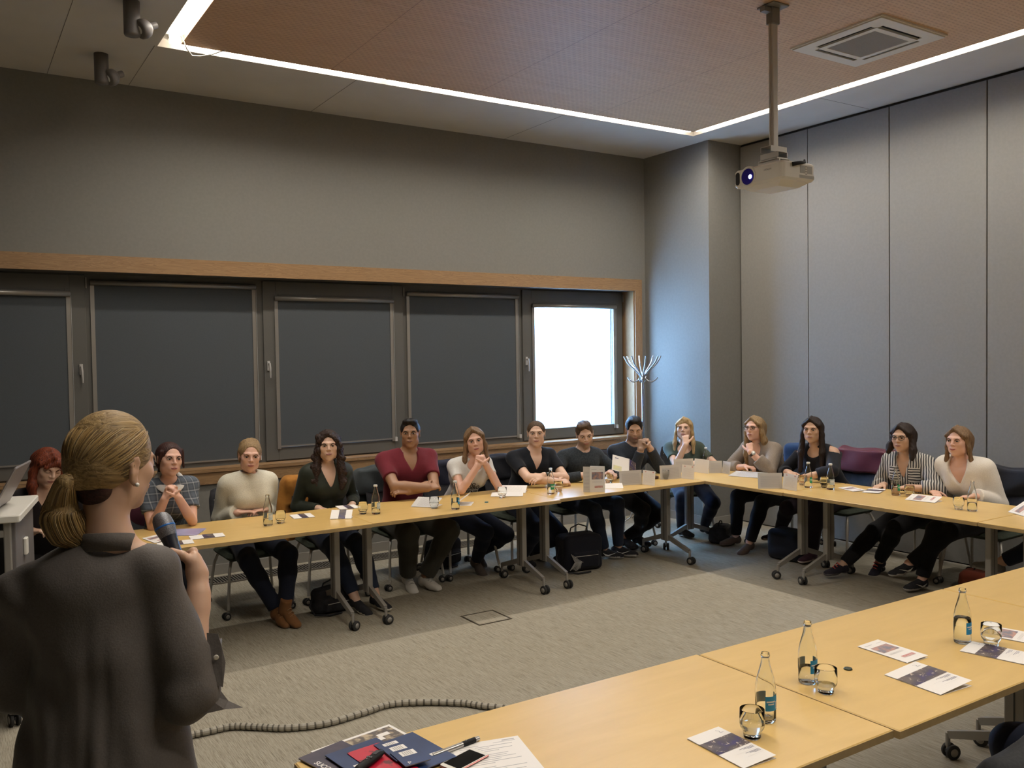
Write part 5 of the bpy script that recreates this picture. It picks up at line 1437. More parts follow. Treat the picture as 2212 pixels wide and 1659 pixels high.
person('person with glasses and very long blonde hair in beige sweater, chin on fist', (6.80, 5.74), 184, (6.45, 5.777, 1.151), (-30, 4, 0), skin='rosy',
       hairs=('long', HM['dblonde'], dict(len=.30, w=.034, lr=(.45, 1.35), fwd=-.02, back=.36)), brow=(.07, .04, .03),
       arms={-1: dict(w=(6.25, 5.65, .95), e=(6.36, 5.53, .785), d=(.22, .38, .85), curl=1.3, n=(-.8, -.3, .2)), 1: dict(w=(6.34, 5.80, .79), e=(6.42, 6.02, .80), d=(.1, -1, 0), curl=.6)},
       feet={1: (6.40, 5.98, .085), -1: (6.28, 5.70, .085)}, knees={1: (6.32, 5.95, .56), -1: (6.30, 5.62, .56)},
       top=dict(mat=fabric('beige knit', (.26, .215, .175), (.22, .18, .145), 110, .95, .4), g=.018, sg=.012, sleeve=1.62, neck='v', deep=.05), legs=dict(mat=JE['black']),
       shoes=dict(mat=fabric('taupe suede', (.12, .09, .08)), sole=mat('taupe sole', (.14, .11, .10), .7), dir={1: (-1, .35, -.05), -1: (-1, -.1, -.2)}), extra=e_glw)
person('dark-haired person in black off-shoulder top, hands joined on the table', (6.82, 5.14), 182, (6.50, 5.153, 1.174), (-16, 0, 0), skin='tan',
       hairs=('long', HM['dark'], dict(len=.32, w=.034, fwd=.02)), brow=(.015, .01, .01),
       arms={1: dict(w=(6.33, 5.27, .79), e=(6.52, 5.46, .80), d=(-.55, -.85, 0), curl=.5), -1: dict(w=(6.22, 5.02, .785), e=(6.34, 4.82, .79), d=(.1, 1, .05), curl=.5)},
       feet={1: (6.60, 5.62, .16), -1: (6.42, 5.10, .085)}, knees={1: (6.30, 5.30, .56), -1: (6.30, 5.02, .56)},
       top=dict(mat=fabric('black off-shoulder knit', (.008, .009, .014)), sleeve=1.55, neck='off', g=.010, sg=.012), legs=dict(mat=JE['violet']),
       shoes=dict(mat=fabric('plum trainer cloth', (.05, .02, .035)), sole=mat('pale trainer sole', (.6, .52, .50), .6), dir={1: (-.6, 1, -.1), -1: (-1, 0, 0)}))
def e_gl(fr): glasses(fr, mat('dark glasses rim', (.015, .012, .012), .3))
person('person with dark bob and glasses in black-and-white striped shirt', (6.84, 4.30), 184, (6.55, 4.304, 1.159), (-24, 0, 0), skin='tan',
       hairs=('long', HM['dark'], dict(len=.085, w=.034, back=.06, lr=(1.3, .8), vol=.004)), brow=(.02, .012, .01),
       arms={1: dict(w=(6.47, 4.42, .765), e=(6.66, 4.56, .78), d=(-.8, .1, -.1)), -1: dict(w=(6.36, 4.14, .785), e=(6.58, 4.00, .80), d=(-.9, .35, .0), curl=.6)},
       feet={1: (6.16, 4.62, .085), -1: (6.55, 4.52, .10)}, knees={1: (6.36, 4.50, .55), -1: (6.36, 4.22, .56)},
       top=dict(mat=stripes(), sleeve=1.55, neck='v', deep=.12, g=.018, sg=.014, fold=.005, collar=stripes()), legs=dict(mat=JE['black']),
       shoes=dict(mat=fabric('dark trainer cloth', (.02, .018, .03)), sole=mat('grey trainer sole', (.10, .09, .10), .7), lace=mat('coral pink laces', (.62, .08, .08), .7), dir={1: (-1, .35, -.05), -1: (-.95, .0, -.5)}), extra=e_gl)
person('smiling person with long light brown hair in white v-neck sweater, rightmost face in the photo', (6.84, 3.80), 182, (6.55, 3.835, 1.163), (-26, 2, 0), skin='rosy',
       hairs=('long', HM['lbrown'], dict(len=.22, w=.020, fwd=-.02, back=.16)), smile=.6, brow=(.10, .06, .04),
       arms={1: dict(w=(6.47, 4.00, .765), e=(6.85, 4.06, .70), d=(-.6, -.8, -.1)), -1: dict(w=(6.47, 3.66, .765), e=(6.85, 3.58, .70), d=(-.6, .8, -.1))},
       feet={1: (6.33, 4.00, .085), -1: (6.28, 4.08, .20)}, knees={1: (6.34, 3.94, .55), -1: (6.28, 3.76, .60)},
       top=dict(mat=fabric('white soft knit', (.76, .71, .64), (.70, .65, .58), 120, .95, .4), g=.024, sg=.014, neck='v', deep=.12, nw=.016, fold=.005), legs=dict(mat=JE['black']),
       shoes=dict(mat=M['cloth_blk'], sole=mat('pale running sole', (.40, .38, .36), .6), swoosh=mat('pale swoosh', (.55, .55, .5), .5), dir={1: (-1, .2, 0), -1: (-.9, .45, -.15)}))
person('person at the right edge, only dark trousers and a grey canvas shoe in view', (6.84, 2.98), 180, (6.66, 2.93, 1.18), (-20, 0, 0), skin='tan',
       hairs=('long', HM['dark'], {}),
       arms={1: dict(w=(6.5, 3.04, .80), e=(6.7, 3.12, .78)), -1: dict(w=(6.5, 2.85, .80), e=(6.65, 2.7, .78))},
       feet={1: (6.34, 3.42, .32), -1: (6.40, 2.95, .085)}, knees={1: (6.22, 3.02, .60), -1: (6.30, 2.85, .56)},
       top=dict(mat=JE['black']), legs=dict(mat=JE['navy'], to=.84),
       shoes=dict(mat=fabric('grey canvas', (.18, .175, .17)), sole=mat('pale rubber toe', (.30, .28, .26), .6), lace=mat('grey laces', (.3, .3, .3), .8), dir={1: (-.1, 1, .1), -1: (-1, 0, 0)}))
person('person cut off by the lower right corner, dark jeans knee under the near table', (3.36, 1.24), 94, (3.44, 1.12, 1.20), (0, 0, 0), skin='fair',
       hairs=('long', HM['dark'], {}),
       arms={1: dict(w=(3.58, 1.40, .70), e=(3.75, 1.1, .8)), -1: dict(w=(3.36, 1.40, .70), e=(3.2, 1.05, .8))},
       feet={1: (3.56, 1.62, .085), -1: (3.22, 1.66, .085)}, knees={1: (3.54, 1.60, .56), -1: (3.06, 1.62, .62)},
       top=dict(mat=JE['black']), legs=dict(mat=JE['navy'], g=.02))
for (x, y, f, lab) in [(.56, 6.76, 272, 'chair of the copper-haired person behind the lectern'), (1.28, 6.70, 268, 'chair under the person in the plaid blouse'), (1.91, 6.68, 271, 'chair under the person in the cream sweater'),
        (2.54, 6.68, 266, 'chair under the curly-haired person, orange jacket behind'), (3.20, 6.70, 270, 'chair under the person in the maroon t-shirt'), (3.74, 6.70, 272, 'chair under the person in the white t-shirt'),
        (4.37, 6.70, 270, 'chair under the person in the black v-neck'), (4.93, 6.70, 268, 'chair under the bearded reader'), (5.56, 6.71, 268, 'chair under the person with both hands at the mouth'),
        (6.48, 6.74, 236, 'chair under the blonde person at the corner'), (6.84, 5.74, 184, 'chair under the person in the beige sweater'), (6.86, 5.14, 182, 'chair under the person in the off-shoulder top'),
        (6.88, 4.30, 184, 'chair under the striped shirt person'), (6.88, 3.80, 182, 'chair under the person in the white sweater'), (6.88, 2.98, 180, 'chair at the right edge holding the person with grey canvas shoes'),
        (3.43, 1.16, 94, 'chair of the cut-off person at the lower right'), (1.64, .95, 268, 'black chair back just touching the bottom edge of the photo')]:
    chair(x, y, f, lab)
# ================================================================ THE SPEAKER
def speaker():
    base = V3(.33, 2.42, 0)
    root = thing('person', 'standing person seen from behind with blonde ponytail and grey-brown tunic, holding a microphone', 'person', tuple(base))
    L = lambda *p: V3(*p)-base
    up = V3(0, 0, 1)
    hs = 1.0; H = L(.354, 2.400, 1.612); R = rot(30-90, -3, 2)
    hd = math.radians(64); fw = V3(math.cos(hd), math.sin(hd), 0); side = V3(math.sin(hd), -math.cos(hd), 0)
    nb = L(.330, 2.375, 1.425); sp = up
    hip = L(.335, 2.41, .90); chest = L(.335, 2.40, 1.26); belly = L(.335, 2.41, 1.08)
    ShR = nb+side*.112-up*.078; ShL = nb-side*.200-up*.120
    ER = L(.492, 2.275, 1.045); WR = L(.540, 2.365, 1.258)
    EL = L(.125, 2.53, 1.06); WL = L(.21, 2.70, 1.0)
    def P(x, y, z): return H+R@(np.array([x, y, z])*hs)
    # body
    S = Solid()
    S.cone(belly, chest-side*.035, .115, .120, .05, side=fw, ratio=.78); S.ell(hip, (.155, .115, .12), .05)
    S.cone(hip, belly, .13, .115, .05, side=fw, ratio=.75)
    S.cone(ShR-side*.02, ShL+side*.02, .052, .052, .05)
    S.cone(nb, ShR+up*.01, .040, .034, .03); S.cone(nb, ShL+up*.01, .040, .034, .03)
    head_solid(S, H, R, False, hs)
    # finer ear on the side that shows
    q = 1
    ear = [P(.076, -.014, -.034), P(.083, -.020, -.014), P(.086, -.024, .008), P(.084, -.018, .021), P(.081, -.004, .022), P(.079, .004, .010)]
    for a, b in zip(ear[:-1], ear[1:]): S.cone(a, b, .0052, .0052, .004)
    S.ell(P(.080, -.008, -.004), (.006, .012, .024), .006, R); S.ell(P(.078, -.004, -.038), (.006, .009, .010), .006, R)
    S.ell(P(.0895, -.006, .000), (.007, .007, .013), .004, R, neg=True)
    S.cone(nb-up*.02-fw*.0, P(0, -.03, -.06), .054, .050, .03)
    for Sx, E, W in ((ShR, ER, WR), (ShL, EL, WL)):
        S.cone(Sx, E, .045, .038, .02); S.cone(E, E+(W-E)*.3, .036, .038, .01); S.cone(E+(W-E)*.3, W, .038, .026, .01)
    MicT = L(.476, 2.463, 1.440); MicB = L(.524, 2.374, 1.262); md = unit(MicB-MicT)
    # right hand closed round the handle
    G = MicT-(-md)*.135; gx = unit(np.cross(md, V3(.9, .35, 0))) ; camd = unit(V3(-.16, -.98, 0))
    outer = unit(np.cross(md, camd))*1.0
    if outer[0] < 0: outer = -outer
    palm = G+outer*.030
    S.ell(palm+md*.01, (.024, .030, .045), .015)
    S.cone(WR-unit(WR-ER)*.03, palm+md*.03, .027, .028, .02)
    back = unit(np.cross(outer, md));
    if back@camd < 0: back = -back       # towards the camera
    for i in range(4):
        c0 = G-md*(.034-.021*i)
        pts = []
        for a in (10, 62, 118, 172, 215):
            t_ = math.radians(a); pts.append(c0+outer*math.cos(t_)*.0255*1.05-back*math.sin(t_)*.0265+outer*(.012 if a < 40 else 0))
        for k, (a, b) in enumerate(zip(pts[:-1], pts[1:])): S.cone(a, b, .0095-.0007*k, .0090-.0007*k, .004)
        S.ell(pts[0]+outer*.006, (.0105, .0105, .0105), .008)
    th = [palm-md*.005+back*.012, G+back*.027+outer*.014-md*.030, G+back*.024-outer*.006-md*.052]
    S.cone(palm+md*.02+back*.006, th[0]+back*.008, .016, .014, .008); S.cone(th[0]+back*.006, th[1], .0135, .0115, .006); S.cone(th[1], th[2], .011, .0092, .006)
    # left hand relaxed
    hand_solid(S, WL, unit(V3(.5, .8, -.3)), (0, 0, 1), 1, .5, .1, .9)
    for q in (-1, 1):
        hj = hip+side*q*.09; kn = L(.335, 2.42, .50)+side*q*.10; an = L(.335, 2.42, .085)+side*q*.12
        S.cone(hj, kn, .085, .055, .03); S.cone(kn, an, .055, .035, .02); S.cone(an, an+fw*.12-up*.04, .03, .025, .02)
    vs, F = S.mesh(.0105, [(H-.13, H+.14), (G-.08, G+.09)], .0040)
    hl = (vs-H)@R; lip = 0*np.exp(-((hl[:, 0]/.0215)**2)**2)*np.exp(-(((hl[:, 2]+.0605)/.0105)**2)**2)*(hl[:, 1] > .07)
    np_mesh('body', vs, F, SK['tan'], root, attrs={'lip': lip, 'beard': np.zeros(len(vs))})
    eye_parts(root, H, R, IR['blue'], 0, (.16, .10, .06), lips=(.42, .17, .15))
    # earring
    MB().lathe([(.0001, -.0055), (.004, -.004), (.0055, 0), (.004, .004), (.0001, .0055)], 14, 0, Matrix.Translation(Vector(P(.0865, -.004, -.043)))).build('earring', mat('pearl', (.75, .72, .66), .2), root)
    # ---- hair: volume, then strands swept to the tie
    tie = P(.0, -.118, -.030)
    S = Solid()
    S.ell(P(0, -.020, .036), (.086, .106, .090), .01, R); S.ell(P(0, -.055, .0), (.074, .070, .075), .03, R)
    S.ell(P(.0, -.02, .078), (.062, .075, .056), .03, R)
    S.ell(P(0, .122, -.025), (.066, .090, .094), .012, R, neg=True)
    S.ell(P(0, .035, -.105), (.12, .105, .080), .02, R, neg=True)
    S.ell(P(.096, .004, -.026), (.024, .024, .034), .008, R, neg=True); S.ell(P(-.094, .002, -.020), (.024, .026, .036), .008, R, neg=True)
    S.cone(P(.0, -.085, -.01), tie, .05, .017, .03)
    v2, F2 = S.mesh(.0048)
    lw = (v2-H)@R
    blondm = hair_mat('highlighted blonde hair', (.40, .27, .115), (.15, .095, .04))
    np_mesh('hair', v2, F2, blondm, root, attrs={'hc': lw[:, [2, 0, 1]]})
    # nape hair: shade under the swept hair painted in as dark auburn
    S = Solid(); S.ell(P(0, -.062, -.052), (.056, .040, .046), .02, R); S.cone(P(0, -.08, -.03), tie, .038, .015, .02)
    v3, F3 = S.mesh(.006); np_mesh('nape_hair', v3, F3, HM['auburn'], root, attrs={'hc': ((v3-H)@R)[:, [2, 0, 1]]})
    # ponytail
    pt = [tie, tie-R[:, 1]*.020+up*-.004, L(.228, 2.378, 1.530), L(.226, 2.378, 1.498), L(.244, 2.382, 1.462), L(.272, 2.384, 1.435)]
    rr = [.012, .018, .032, .042, .042, .022]
    S = Solid()
    for i in range(len(pt)-1): S.cone(pt[i], pt[i+1], rr[i]*.9, rr[i+1]*.9, .02)
    v4, F4 = S.mesh(.0055)
    pobj = np_mesh('ponytail', v4, F4, blondm, root, attrs={'hc': (v4-H)@R*np.array([1.0, 1.0, .7])})
    rnd = random.Random(11)
    tones = [blondm, mat('pale blonde strand', (.52, .38, .19), .38), mat('dark blonde strand', (.17, .11, .05), .45), mat('golden strand', (.42, .27, .10), .38)]
    ptd, rrd = [], []
    for i in range(len(pt)-1):
        p0, p1, p2, p3 = pt[max(i-1, 0)], pt[i], pt[i+1], pt[min(i+2, len(pt)-1)]
        for k in range(5):
            s_ = k/5; ptd.append(.5*((2*p1)+(-p0+p2)*s_+(2*p0-5*p1+4*p2-p3)*s_*s_+(-p0+3*p1-3*p2+p3)*s_**3)); rrd.append(rr[i]*(1-s_)+rr[i+1]*s_)
    ptd.append(pt[-1]); rrd.append(rr[-1])
    def strands(name, paths, r, parent):
        cu = bpy.data.curves.new(name, 'CURVE'); cu.dimensions = '3D'; cu.bevel_depth = r; cu.bevel_resolution = 0; cu.resolution_u = 1
        for m_ in tones: cu.materials.append(m_)
        for pts in paths:
            sl = cu.splines.new('POLY'); sl.points.add(len(pts)-1)
            for i, p in enumerate(pts):
                sl.points[i].co = (*p, 1); sl.points[i].radius = 1.0 if i < len(pts)-1 else .3
            sl.material_index = rnd.choice((1, 2, 2, 3, 3, 3))
        tmp = bpy.data.objects.new('tmp_c', cu); COL.objects.link(tmp)
        me = bpy.data.meshes.new_from_object(tmp.evaluated_get(bpy.context.evaluated_depsgraph_get())); bpy.data.objects.remove(tmp)
        me.name = name; o = bpy.data.objects.new(name, me); link(o, parent); return o
    cen = np.array([0, -.020, .030]); ea = np.array([.0885, .109, .0925]); te = (R.T@(tie-H)-cen)/ea; te_n = te/np.linalg.norm(te)
    paths = []
    for i in range(3600):
        ph = rnd.uniform(-1, 1)*math.radians(128); lat = rnd.random()**1.7*1.0
        # hairline arc from ear to ear over the forehead, leaning back with lat
        s0 = np.array([math.sin(ph)*1.0, .80*math.cos(lat*1.6), math.cos(ph)*.92+.12]); s0[1] *= (1 if abs(ph) < 1.1 else .45); s0[1] -= lat*1.2
        if abs(ph) > 1.45: s0[1] = min(s0[1], .05)
        s0 /= np.linalg.norm(s0); dt = math.acos(np.clip(s0@te_n, -1, 1)); pts = []
        off = rnd.uniform(-.004, .0045); wv = rnd.uniform(-1, 1); st = rnd.random()**1.6*.62
        for k in range(13):
            t_ = st+(1-st)*k/12; v = (math.sin((1-t_)*dt)*s0+math.sin(t_*dt)*te_n)/math.sin(dt)
            rad = 1+off*8*(1-t_)**.5+.045*max(0, v[2])*(1-t_)+.006*math.sin(t_*7+wv*5)
            p = cen+v*ea*rad; p[0] += .0025*wv*math.sin(t_*PI)
            w = max(0, (t_-.72)/.28)**1.5; q_ = H+R@p; q_ = q_*(1-w)+(tie+rnd_ball(rnd, .010))*w
            pts.append(q_)
        paths.append(pts)
    strands('hair_strands', paths, .00085, root)
    paths = []
    for i in range(900):
        a = rnd.uniform(0, 2*PI); rd = math.sqrt(rnd.random()); sc = rnd.uniform(.85, 1.12); pts = []; wob_ = rnd.uniform(-1, 1.6)
        for k in range(len(ptd)):
            c_ = ptd[k]; r_ = rrd[k]*(.80+.26*rd)*sc
            ax = unit(ptd[min(k+2, len(ptd)-1)]-ptd[max(k-2, 0)]); u_ = unit(np.cross(ax, V3(.3, .5, .8))); w_ = np.cross(ax, u_)
            fl_ = max(0, (k-len(ptd)+4)/3)**2 if k > len(ptd)-5 else 0; flick = up*(-.020*rd*sc*fl_)+V3(.012, 0, 0)*fl_*wob_
            pts.append(c_+(u_*math.cos(a)+w_*math.sin(a))*r_+flick)
        paths.append(pts)
    strands('ponytail_strands', paths, .0009, pobj)
    tb = MB()
    for k in range(3):
        ax = -R[:, 1]; u_ = R[:, 0]; w_ = R[:, 2]; c_ = tie+ax*(.004*k-.004)
        tb.tube([c_+(u_*math.cos(a)+w_*math.sin(a))*.0145 for a in np.linspace(0, 2*PI, 15)], .0028, 6, caps=False)
    tb.build('hair_tie', mat('clear hair tie', (.35, .30, .24), .2), root)
    # ---- tunic
    def pleats(X, Y, Z):
        u = X*side[0]+Y*side[1]-(hip@side); dn = np.clip((1.30-Z)/.45, 0, 1)
        a = np.exp(-((u+.012)/.012)**2)*.010+np.exp(-((u-.030)/.010)**2)*.007+np.exp(-((u+.085)/.013)**2)*.007+np.exp(-((u-.12)/.02)**2)*.006+np.exp(-((u+.15)/.02)**2)*.006
        b = .005*np.sin(u*62+3*np.sin(Z*6))
        return (a+b)*dn-.0045*np.sin(Z*34+u*26+1.8*np.sin(u*30+Y*20))*np.clip((Z-.9)/.2, 0, 1)*np.clip(np.abs(u-.10)/.12, .25, 1)
    S = Solid(); g = .016
    S.cone(L(.295, 2.39, 1.28), L(.310, 2.40, 1.12), .140, .155, .04, side=fw, ratio=.74)
    S.cone(L(.325, 2.40, 1.12), L(.305, 2.41, .72), .165, .245, .04, side=fw, ratio=.78)
    S.cone(ShR-side*.02, ShL+side*.02, .054, .060, .05); S.cone(nb-up*.034, ShR+up*.002, .044, .046, .03); S.cone(nb-up*.034, ShL+up*.002, .044, .048, .03)
    S.ell(chest-fw*.045+up*.03-side*.04, (.13, .07, .12), .05)
    # sleeves: full upper arm, rolled above the elbow
    S.cone(ShR, ER+V3(0, 0, .02), .052, .066, .03); S.ell(ER+V3(-.01, -.01, -.012), (.062, .062, .056), .03)
    eR = ER+(WR-ER)*.40; S.cone(ER, eR, .062, .056, .03, cap=True)
    S.cone(ShL, EL, .066, .066, .03); S.cone(EL, EL+(WL-EL)*.4, .06, .056, .03, cap=True)
    S.cone(nb+up*.0, nb+up*.2, .055, .060, .006, neg=True)
    S.plane(L(0, 0, .74), (0, 0, -1), .01)
    vs, F = S.mesh(.0072, disp=lambda X, Y, Z: pleats(X+base[0]*0, Y, Z))
    taupe = fabric('taupe crepe tunic', (.112, .098, .089), (.092, .081, .074), 220, .62, .25)
    tun = np_mesh('tunic', vs, F, taupe, root)
    # stand collar
    cl = MB(); n = 40; vv = []
    for i in range(n+1):
        a = -PI*.93+2*PI*.93*i/n; dr = -fw*math.cos(a)+side*math.sin(a); k = .058+.004*math.cos(a)
        z0 = -.004-.03*(1-math.cos(a))*.5; 
        for rr_, zz in ((k+.012, z0-.006), (k+.004, z0+.036), (k+.001, z0+.037), (k+.006, z0-.004)): vv.append(nb+dr*rr_+up*zz)
    cl.add(vv, [(4*i+e, 4*i+(e+1) % 4, 4*i+4+(e+1) % 4, 4*i+4+e) for i in range(n) for e in range(4)]+[(0, 3, 2, 1), (4*n, 4*n+1, 4*n+2, 4*n+3)], 0, True)
    cl.build('collar', taupe, tun)
    # rolled cuff: a wide band and two pointed tabs, with a button
    ax = unit(WR-ER); u_ = unit(np.cross(ax, up)); w_ = np.cross(ax, u_); cu = MB(); vv = []; n = 26
    for i in range(n+1):
        a = 2*PI*i/n; dr = u_*math.cos(a)+w_*math.sin(a); wob = .006*math.sin(3*a)
        for rr_, tt in ((.060, -.005), (.072+wob, .012), (.070+wob, .062+.012*math.sin(a*2)), (.064+wob, .062+.012*math.sin(a*2)), (.058, .01)): vv.append(ER+ax*(.058+tt)+dr*rr_*.90)
    cu.add(vv, [(5*i+e, 5*i+(e+1) % 5, 5*i+5+(e+1) % 5, 5*i+5+e) for i in range(n) for e in range(5)], 0, True)
    cf = cu.build('cuff', taupe, tun)
    def flap(pts, nm):
        m = MB(); c = [V3(*p)-base for p in pts]; nrm = unit(np.cross(c[1]-c[0], c[2]-c[0]))*.0025; k = len(c)
        m.add([p+nrm for p in c]+[p-nrm for p in c], [tuple(range(k)), tuple(reversed(range(k, 2*k)))]+[(i, k+i, k+(i+1) % k, (i+1) % k) for i in range(k)])
        m.build(nm, taupe, tun)
    flap([(.50, 2.23, 1.055), (.555, 2.245, 1.045), (.575, 2.24, 1.012), (.602, 2.205, 1.000), (.560, 2.22, 1.000), (.50, 2.22, 1.0)], 'cuff_flap')
    flap([(.535, 2.27, 1.185), (.560, 2.26, 1.180), (.566, 2.25, 1.15), (.572, 2.24, 1.11), (.560, 2.225, 1.055), (.530, 2.235, 1.07)], 'sleeve_tab')
    bt = MB(); T = Matrix.Translation(Vector(V3(.549, 2.240, 1.128)-base)) @ Vector((-.1, -1, 0)).to_track_quat('Z', 'Y').to_matrix().to_4x4()
    bt.lathe([(.0001, 0), (.0065, 0), (.0065, .003), (.0045, .0038), (.0001, .003)], 16, 0, T); bt.build('button', mat('shell button', (.55, .52, .45), .3), tun)
    # trousers below the hem, and shoes
    S = Solid()
    for q in (-1, 1):
        hj = hip+side*q*.09; kn = L(.335, 2.42, .50)+side*q*.10; an = L(.335, 2.42, .10)+side*q*.12
        S.cone(hj, kn, .095, .07, .03); S.cone(kn, an, .068, .06, .02, cap=True)
    vs, F = S.mesh(.011); np_mesh('trousers', vs, F, JE['black'], root)
    for q in (-1, 1): shoe(root, L(.335, 2.42, .085)+side*q*.12, fw, M['rubber'], M['cloth_blk'], .92)
    # ---- microphone, held: a thing of its own
    mt = thing('microphone', 'grey-headed microphone with blue ring in the speaker\'s hand', 'microphone', tuple(MicT+base))
    T = Vector(md).to_track_quat('Z', 'Y').to_matrix().to_4x4()
    gm = mat('microphone grille mesh', (.30, .31, .34), .42, .6); t = NT(gm)
    vo = t.new('ShaderNodeTexVoronoi'); t.link(t.coord(), vo.inputs['Vector']); vo.inputs['Scale'].default_value = 620
    t.color(t.ramp(vo.outputs['Distance'], [(.2, (.30, .31, .33)), (.6, (.13, .13, .14))])); t.bump(vo.outputs['Distance'], .4, .001)
    MB().lathe([(.0001, -.030), (.010, -.0285), (.0185, -.023), (.0240, -.013), (.0258, 0), (.0262, .010)], 30, 0, T).build('grille_top', gm, mt)
    MB().lathe([(.0262, .010), (.0270, .0108), (.0270, .0145), (.0262, .0153)], 30, 0, T).build('ring', mat('blue ring', (.01, .12, .42), .35), mt)
    MB().lathe([(.0262, .0153), (.0255, .022), (.0225, .036), (.0215, .040)], 30, 0, T).build('grille_base', gm, mt)
    MB().lathe([(.0215, .040), (.0195, .052), (.0175, .09), (.0165, .15), (.0160, .215), (.0130, .222), (.0001, .222)], 28, 0, T).build('handle', mat('dark navy handle', (.012, .014, .024), .38), mt)
def rnd_ball(r, s): return np.array([r.uniform(-s, s) for _ in range(3)])
speaker()
# ================================================================ FIXTURES
def fixtures():
    # projector on its ceiling pole, lens towards the left wall
    z0 = 3.03
    t = thing('projector', 'white ceiling projector with glowing lens on a long pole', 'projector', (4.65, 3.985, z0+.0), math.radians(-1))
    w, d, h = .31, .42, .118      # along x, along y
    m = MB()
    # rounded body with belly
    n = 8; prof = []
    def slab(x0, x1, y0, y1, z0_, z1_, r): m.rbox(x0, x1, y0, y1, z0_, z1_, r, seg=5)
    slab(-w/2, w/2, -d/2, d/2, -h/2, h/2, .03)
    m.build('body', M['white'], t)
    b = MB(); b.add([(-w/2+.02, -d/2+.03, -h/2+.001), (w/2-.02, -d/2+.03, -h/2+.001), (w/2-.02, d/2-.03, -h/2+.001), (-w/2+.02, d/2-.03, -h/2+.001),
                     (-w/2+.07, -d/2+.10, -h/2-.026), (w/2-.05, -d/2+.10, -h/2-.026), (w/2-.05, d/2-.09, -h/2-.026), (-w/2+.07, d/2-.09, -h/2-.026)],
                    [(4, 7, 6, 5), (0, 4, 5, 1), (1, 5, 6, 2), (2, 6, 7, 3), (3, 7, 4, 0)]); b.build('belly', M['white'], t)
    # lens in a round boss on the -x face
    T = Matrix.Translation((-w/2, .082, .0)) @ Euler((0, -PI/2, 0)).to_matrix().to_4x4()
    MB().lathe([(.070, -.02), (.068, .001), (.062, .004), (.054, .003), (.050, 0)], 32, 0, T).build('lens_boss', M['white'], t)
    lz = MB(); lz.lathe([(.0001, .0045), (.020, .0055), (.038, .0035), (.0525, .0045)], 28, 0, T)
    lo = lz.build('lens', mat('violet coated lens', (.03, .02, .30), .08), t)
    MB().lathe([(.0001, .0085), (.012, .008), (.014, .006), (.0001, .005)], 20, 0, T @ Matrix.Translation((-.004, -.024, 0))).build('lamp_glow', M['lens_lit'], lo)
    MB().rbox(-.018, .018, -.042, .042, 0, .003, .017, 0, Matrix.Translation((-w/2, .172, 0)) @ Euler((0, -PI/2, 0)).to_matrix().to_4x4() @ Matrix.Rotation(PI/2, 4, 'Z'), seg=5).build('sensor_window', M['black'], t)
    text_obj('HITACHI', .016, Matrix.Translation((-w/2-.0008, -.055, .012)) @ Euler((PI/2, 0, -PI/2)).to_matrix().to_4x4(), t, mat('grey lettering', (.16, .15, .15), .6), 'lettering')
    p = MB()
    for xx, sz in ((.005, .05), (.075, .045)): p.box(xx, xx+sz, -d/2-.0012, -d/2, -.012, .036)
    p.box(.0, .14, -d/2-.0008, -d/2, -.044, -.024)
    for k in range(4): p.box(.058, .070, -d/2-.002, -d/2, -.02+.016*k, -.012+.016*k)
    p.build('side_ports', mat('pale grey plastic', (.36, .35, .32), .6), t)
    c = MB().tube([(-.07, -d/2-.004, .035), (-.02, -d/2-.025, .045), (.03, -d/2-.02, .052), (.06, -d/2+.01, .075)], [.014, .012, .007, .007], 10); c.build('cable_plug', M['black'], t)
    # mount: two channel brackets, pole, ceiling plate
    b = MB()
    for (zz, a) in ((.175, 0), (.135, PI/2)):
        T = Matrix.Translation((0, 0, zz)) @ Matrix.Rotation(a, 4, 'Z')
        b.box(-.075, .075, -.045, .045, .012, .016, 0, T); b.box(-.075, .075, -.045, -.041, -.02, .012, 0, T); b.box(-.075, .075, .041, .045, -.02, .012, 0, T)
    b.box(-.06, .06, -.08, .08, .10, .106); b.box(-.05, -.04, -.09, .09, h/2, .10); b.box(.04, .05, -.09, .09, h/2, .10)
    for sy in (-.07, .07): b.tube([(-.05, sy, .108), (.05, sy, .108)], .005, 8)
    b.build('mount_bracket', M['alu'], t)
    pole = MB(); top = HC-z0-.004
    pole.rbox(-.030, .030, -.018, .018, .19, top, .012, seg=3); pole.tube([(-.032, 0, .19), (-.032, 0, top)], .006, 6); pole.tube([(.032, 0, .19), (.032, 0, top)], .006, 6)
    pole.build('pole', M['alu'], t)
    cp = MB(); cp.rbox(-.075, .075, -.075, .075, top-.012, top, .01); cp.rbox(-.038, .038, -.028, .028, top-.12, top-.012, .008)
    cp.box(-.10, -.03, -.02, .02, top-.05, top-.02); cp.build('ceiling_plate', mat('grey cast mount', (.22, .21, .19), .5, .4), t)
    # air conditioning cassette
    cx, cy = 5.77, 4.07
    t = thing('air_conditioner', 'white square air conditioner cassette in the wooden ceiling', 'air conditioner', (cx, cy, HC-.004))
    s = .385; a = MB()
    def ring(m, r0, r1, z0_, z1_):
        for q in ((-r1, r1, -r1, -r0), (-r1, r1, r0, r1), (-r1, -r0, -r0, r0), (r0, r1, -r0, r0)): m.box(*q, z0_, z1_)
    # rim with four air outlets
    def frame(m):
        o0, o1 = .245, .285; L = .23
        ring(m, .20, o0, -.026, -.002); ring(m, o1, s-.012, -.022, -.002); ring(m, s-.012, s, -.012, 0)
        for sx, sy in ((-1, -1), (-1, 1), (1, -1), (1, 1)):
            x0, x1 = sorted((sx*L, sx*o1)); y0, y1 = sorted((sy*L, sy*o1)); m.box(x0, x1, y0, y1, -.022, -.002)
    frame(a); a.build('rim', mat('aged white plastic', (.66, .62, .54), .5), t)
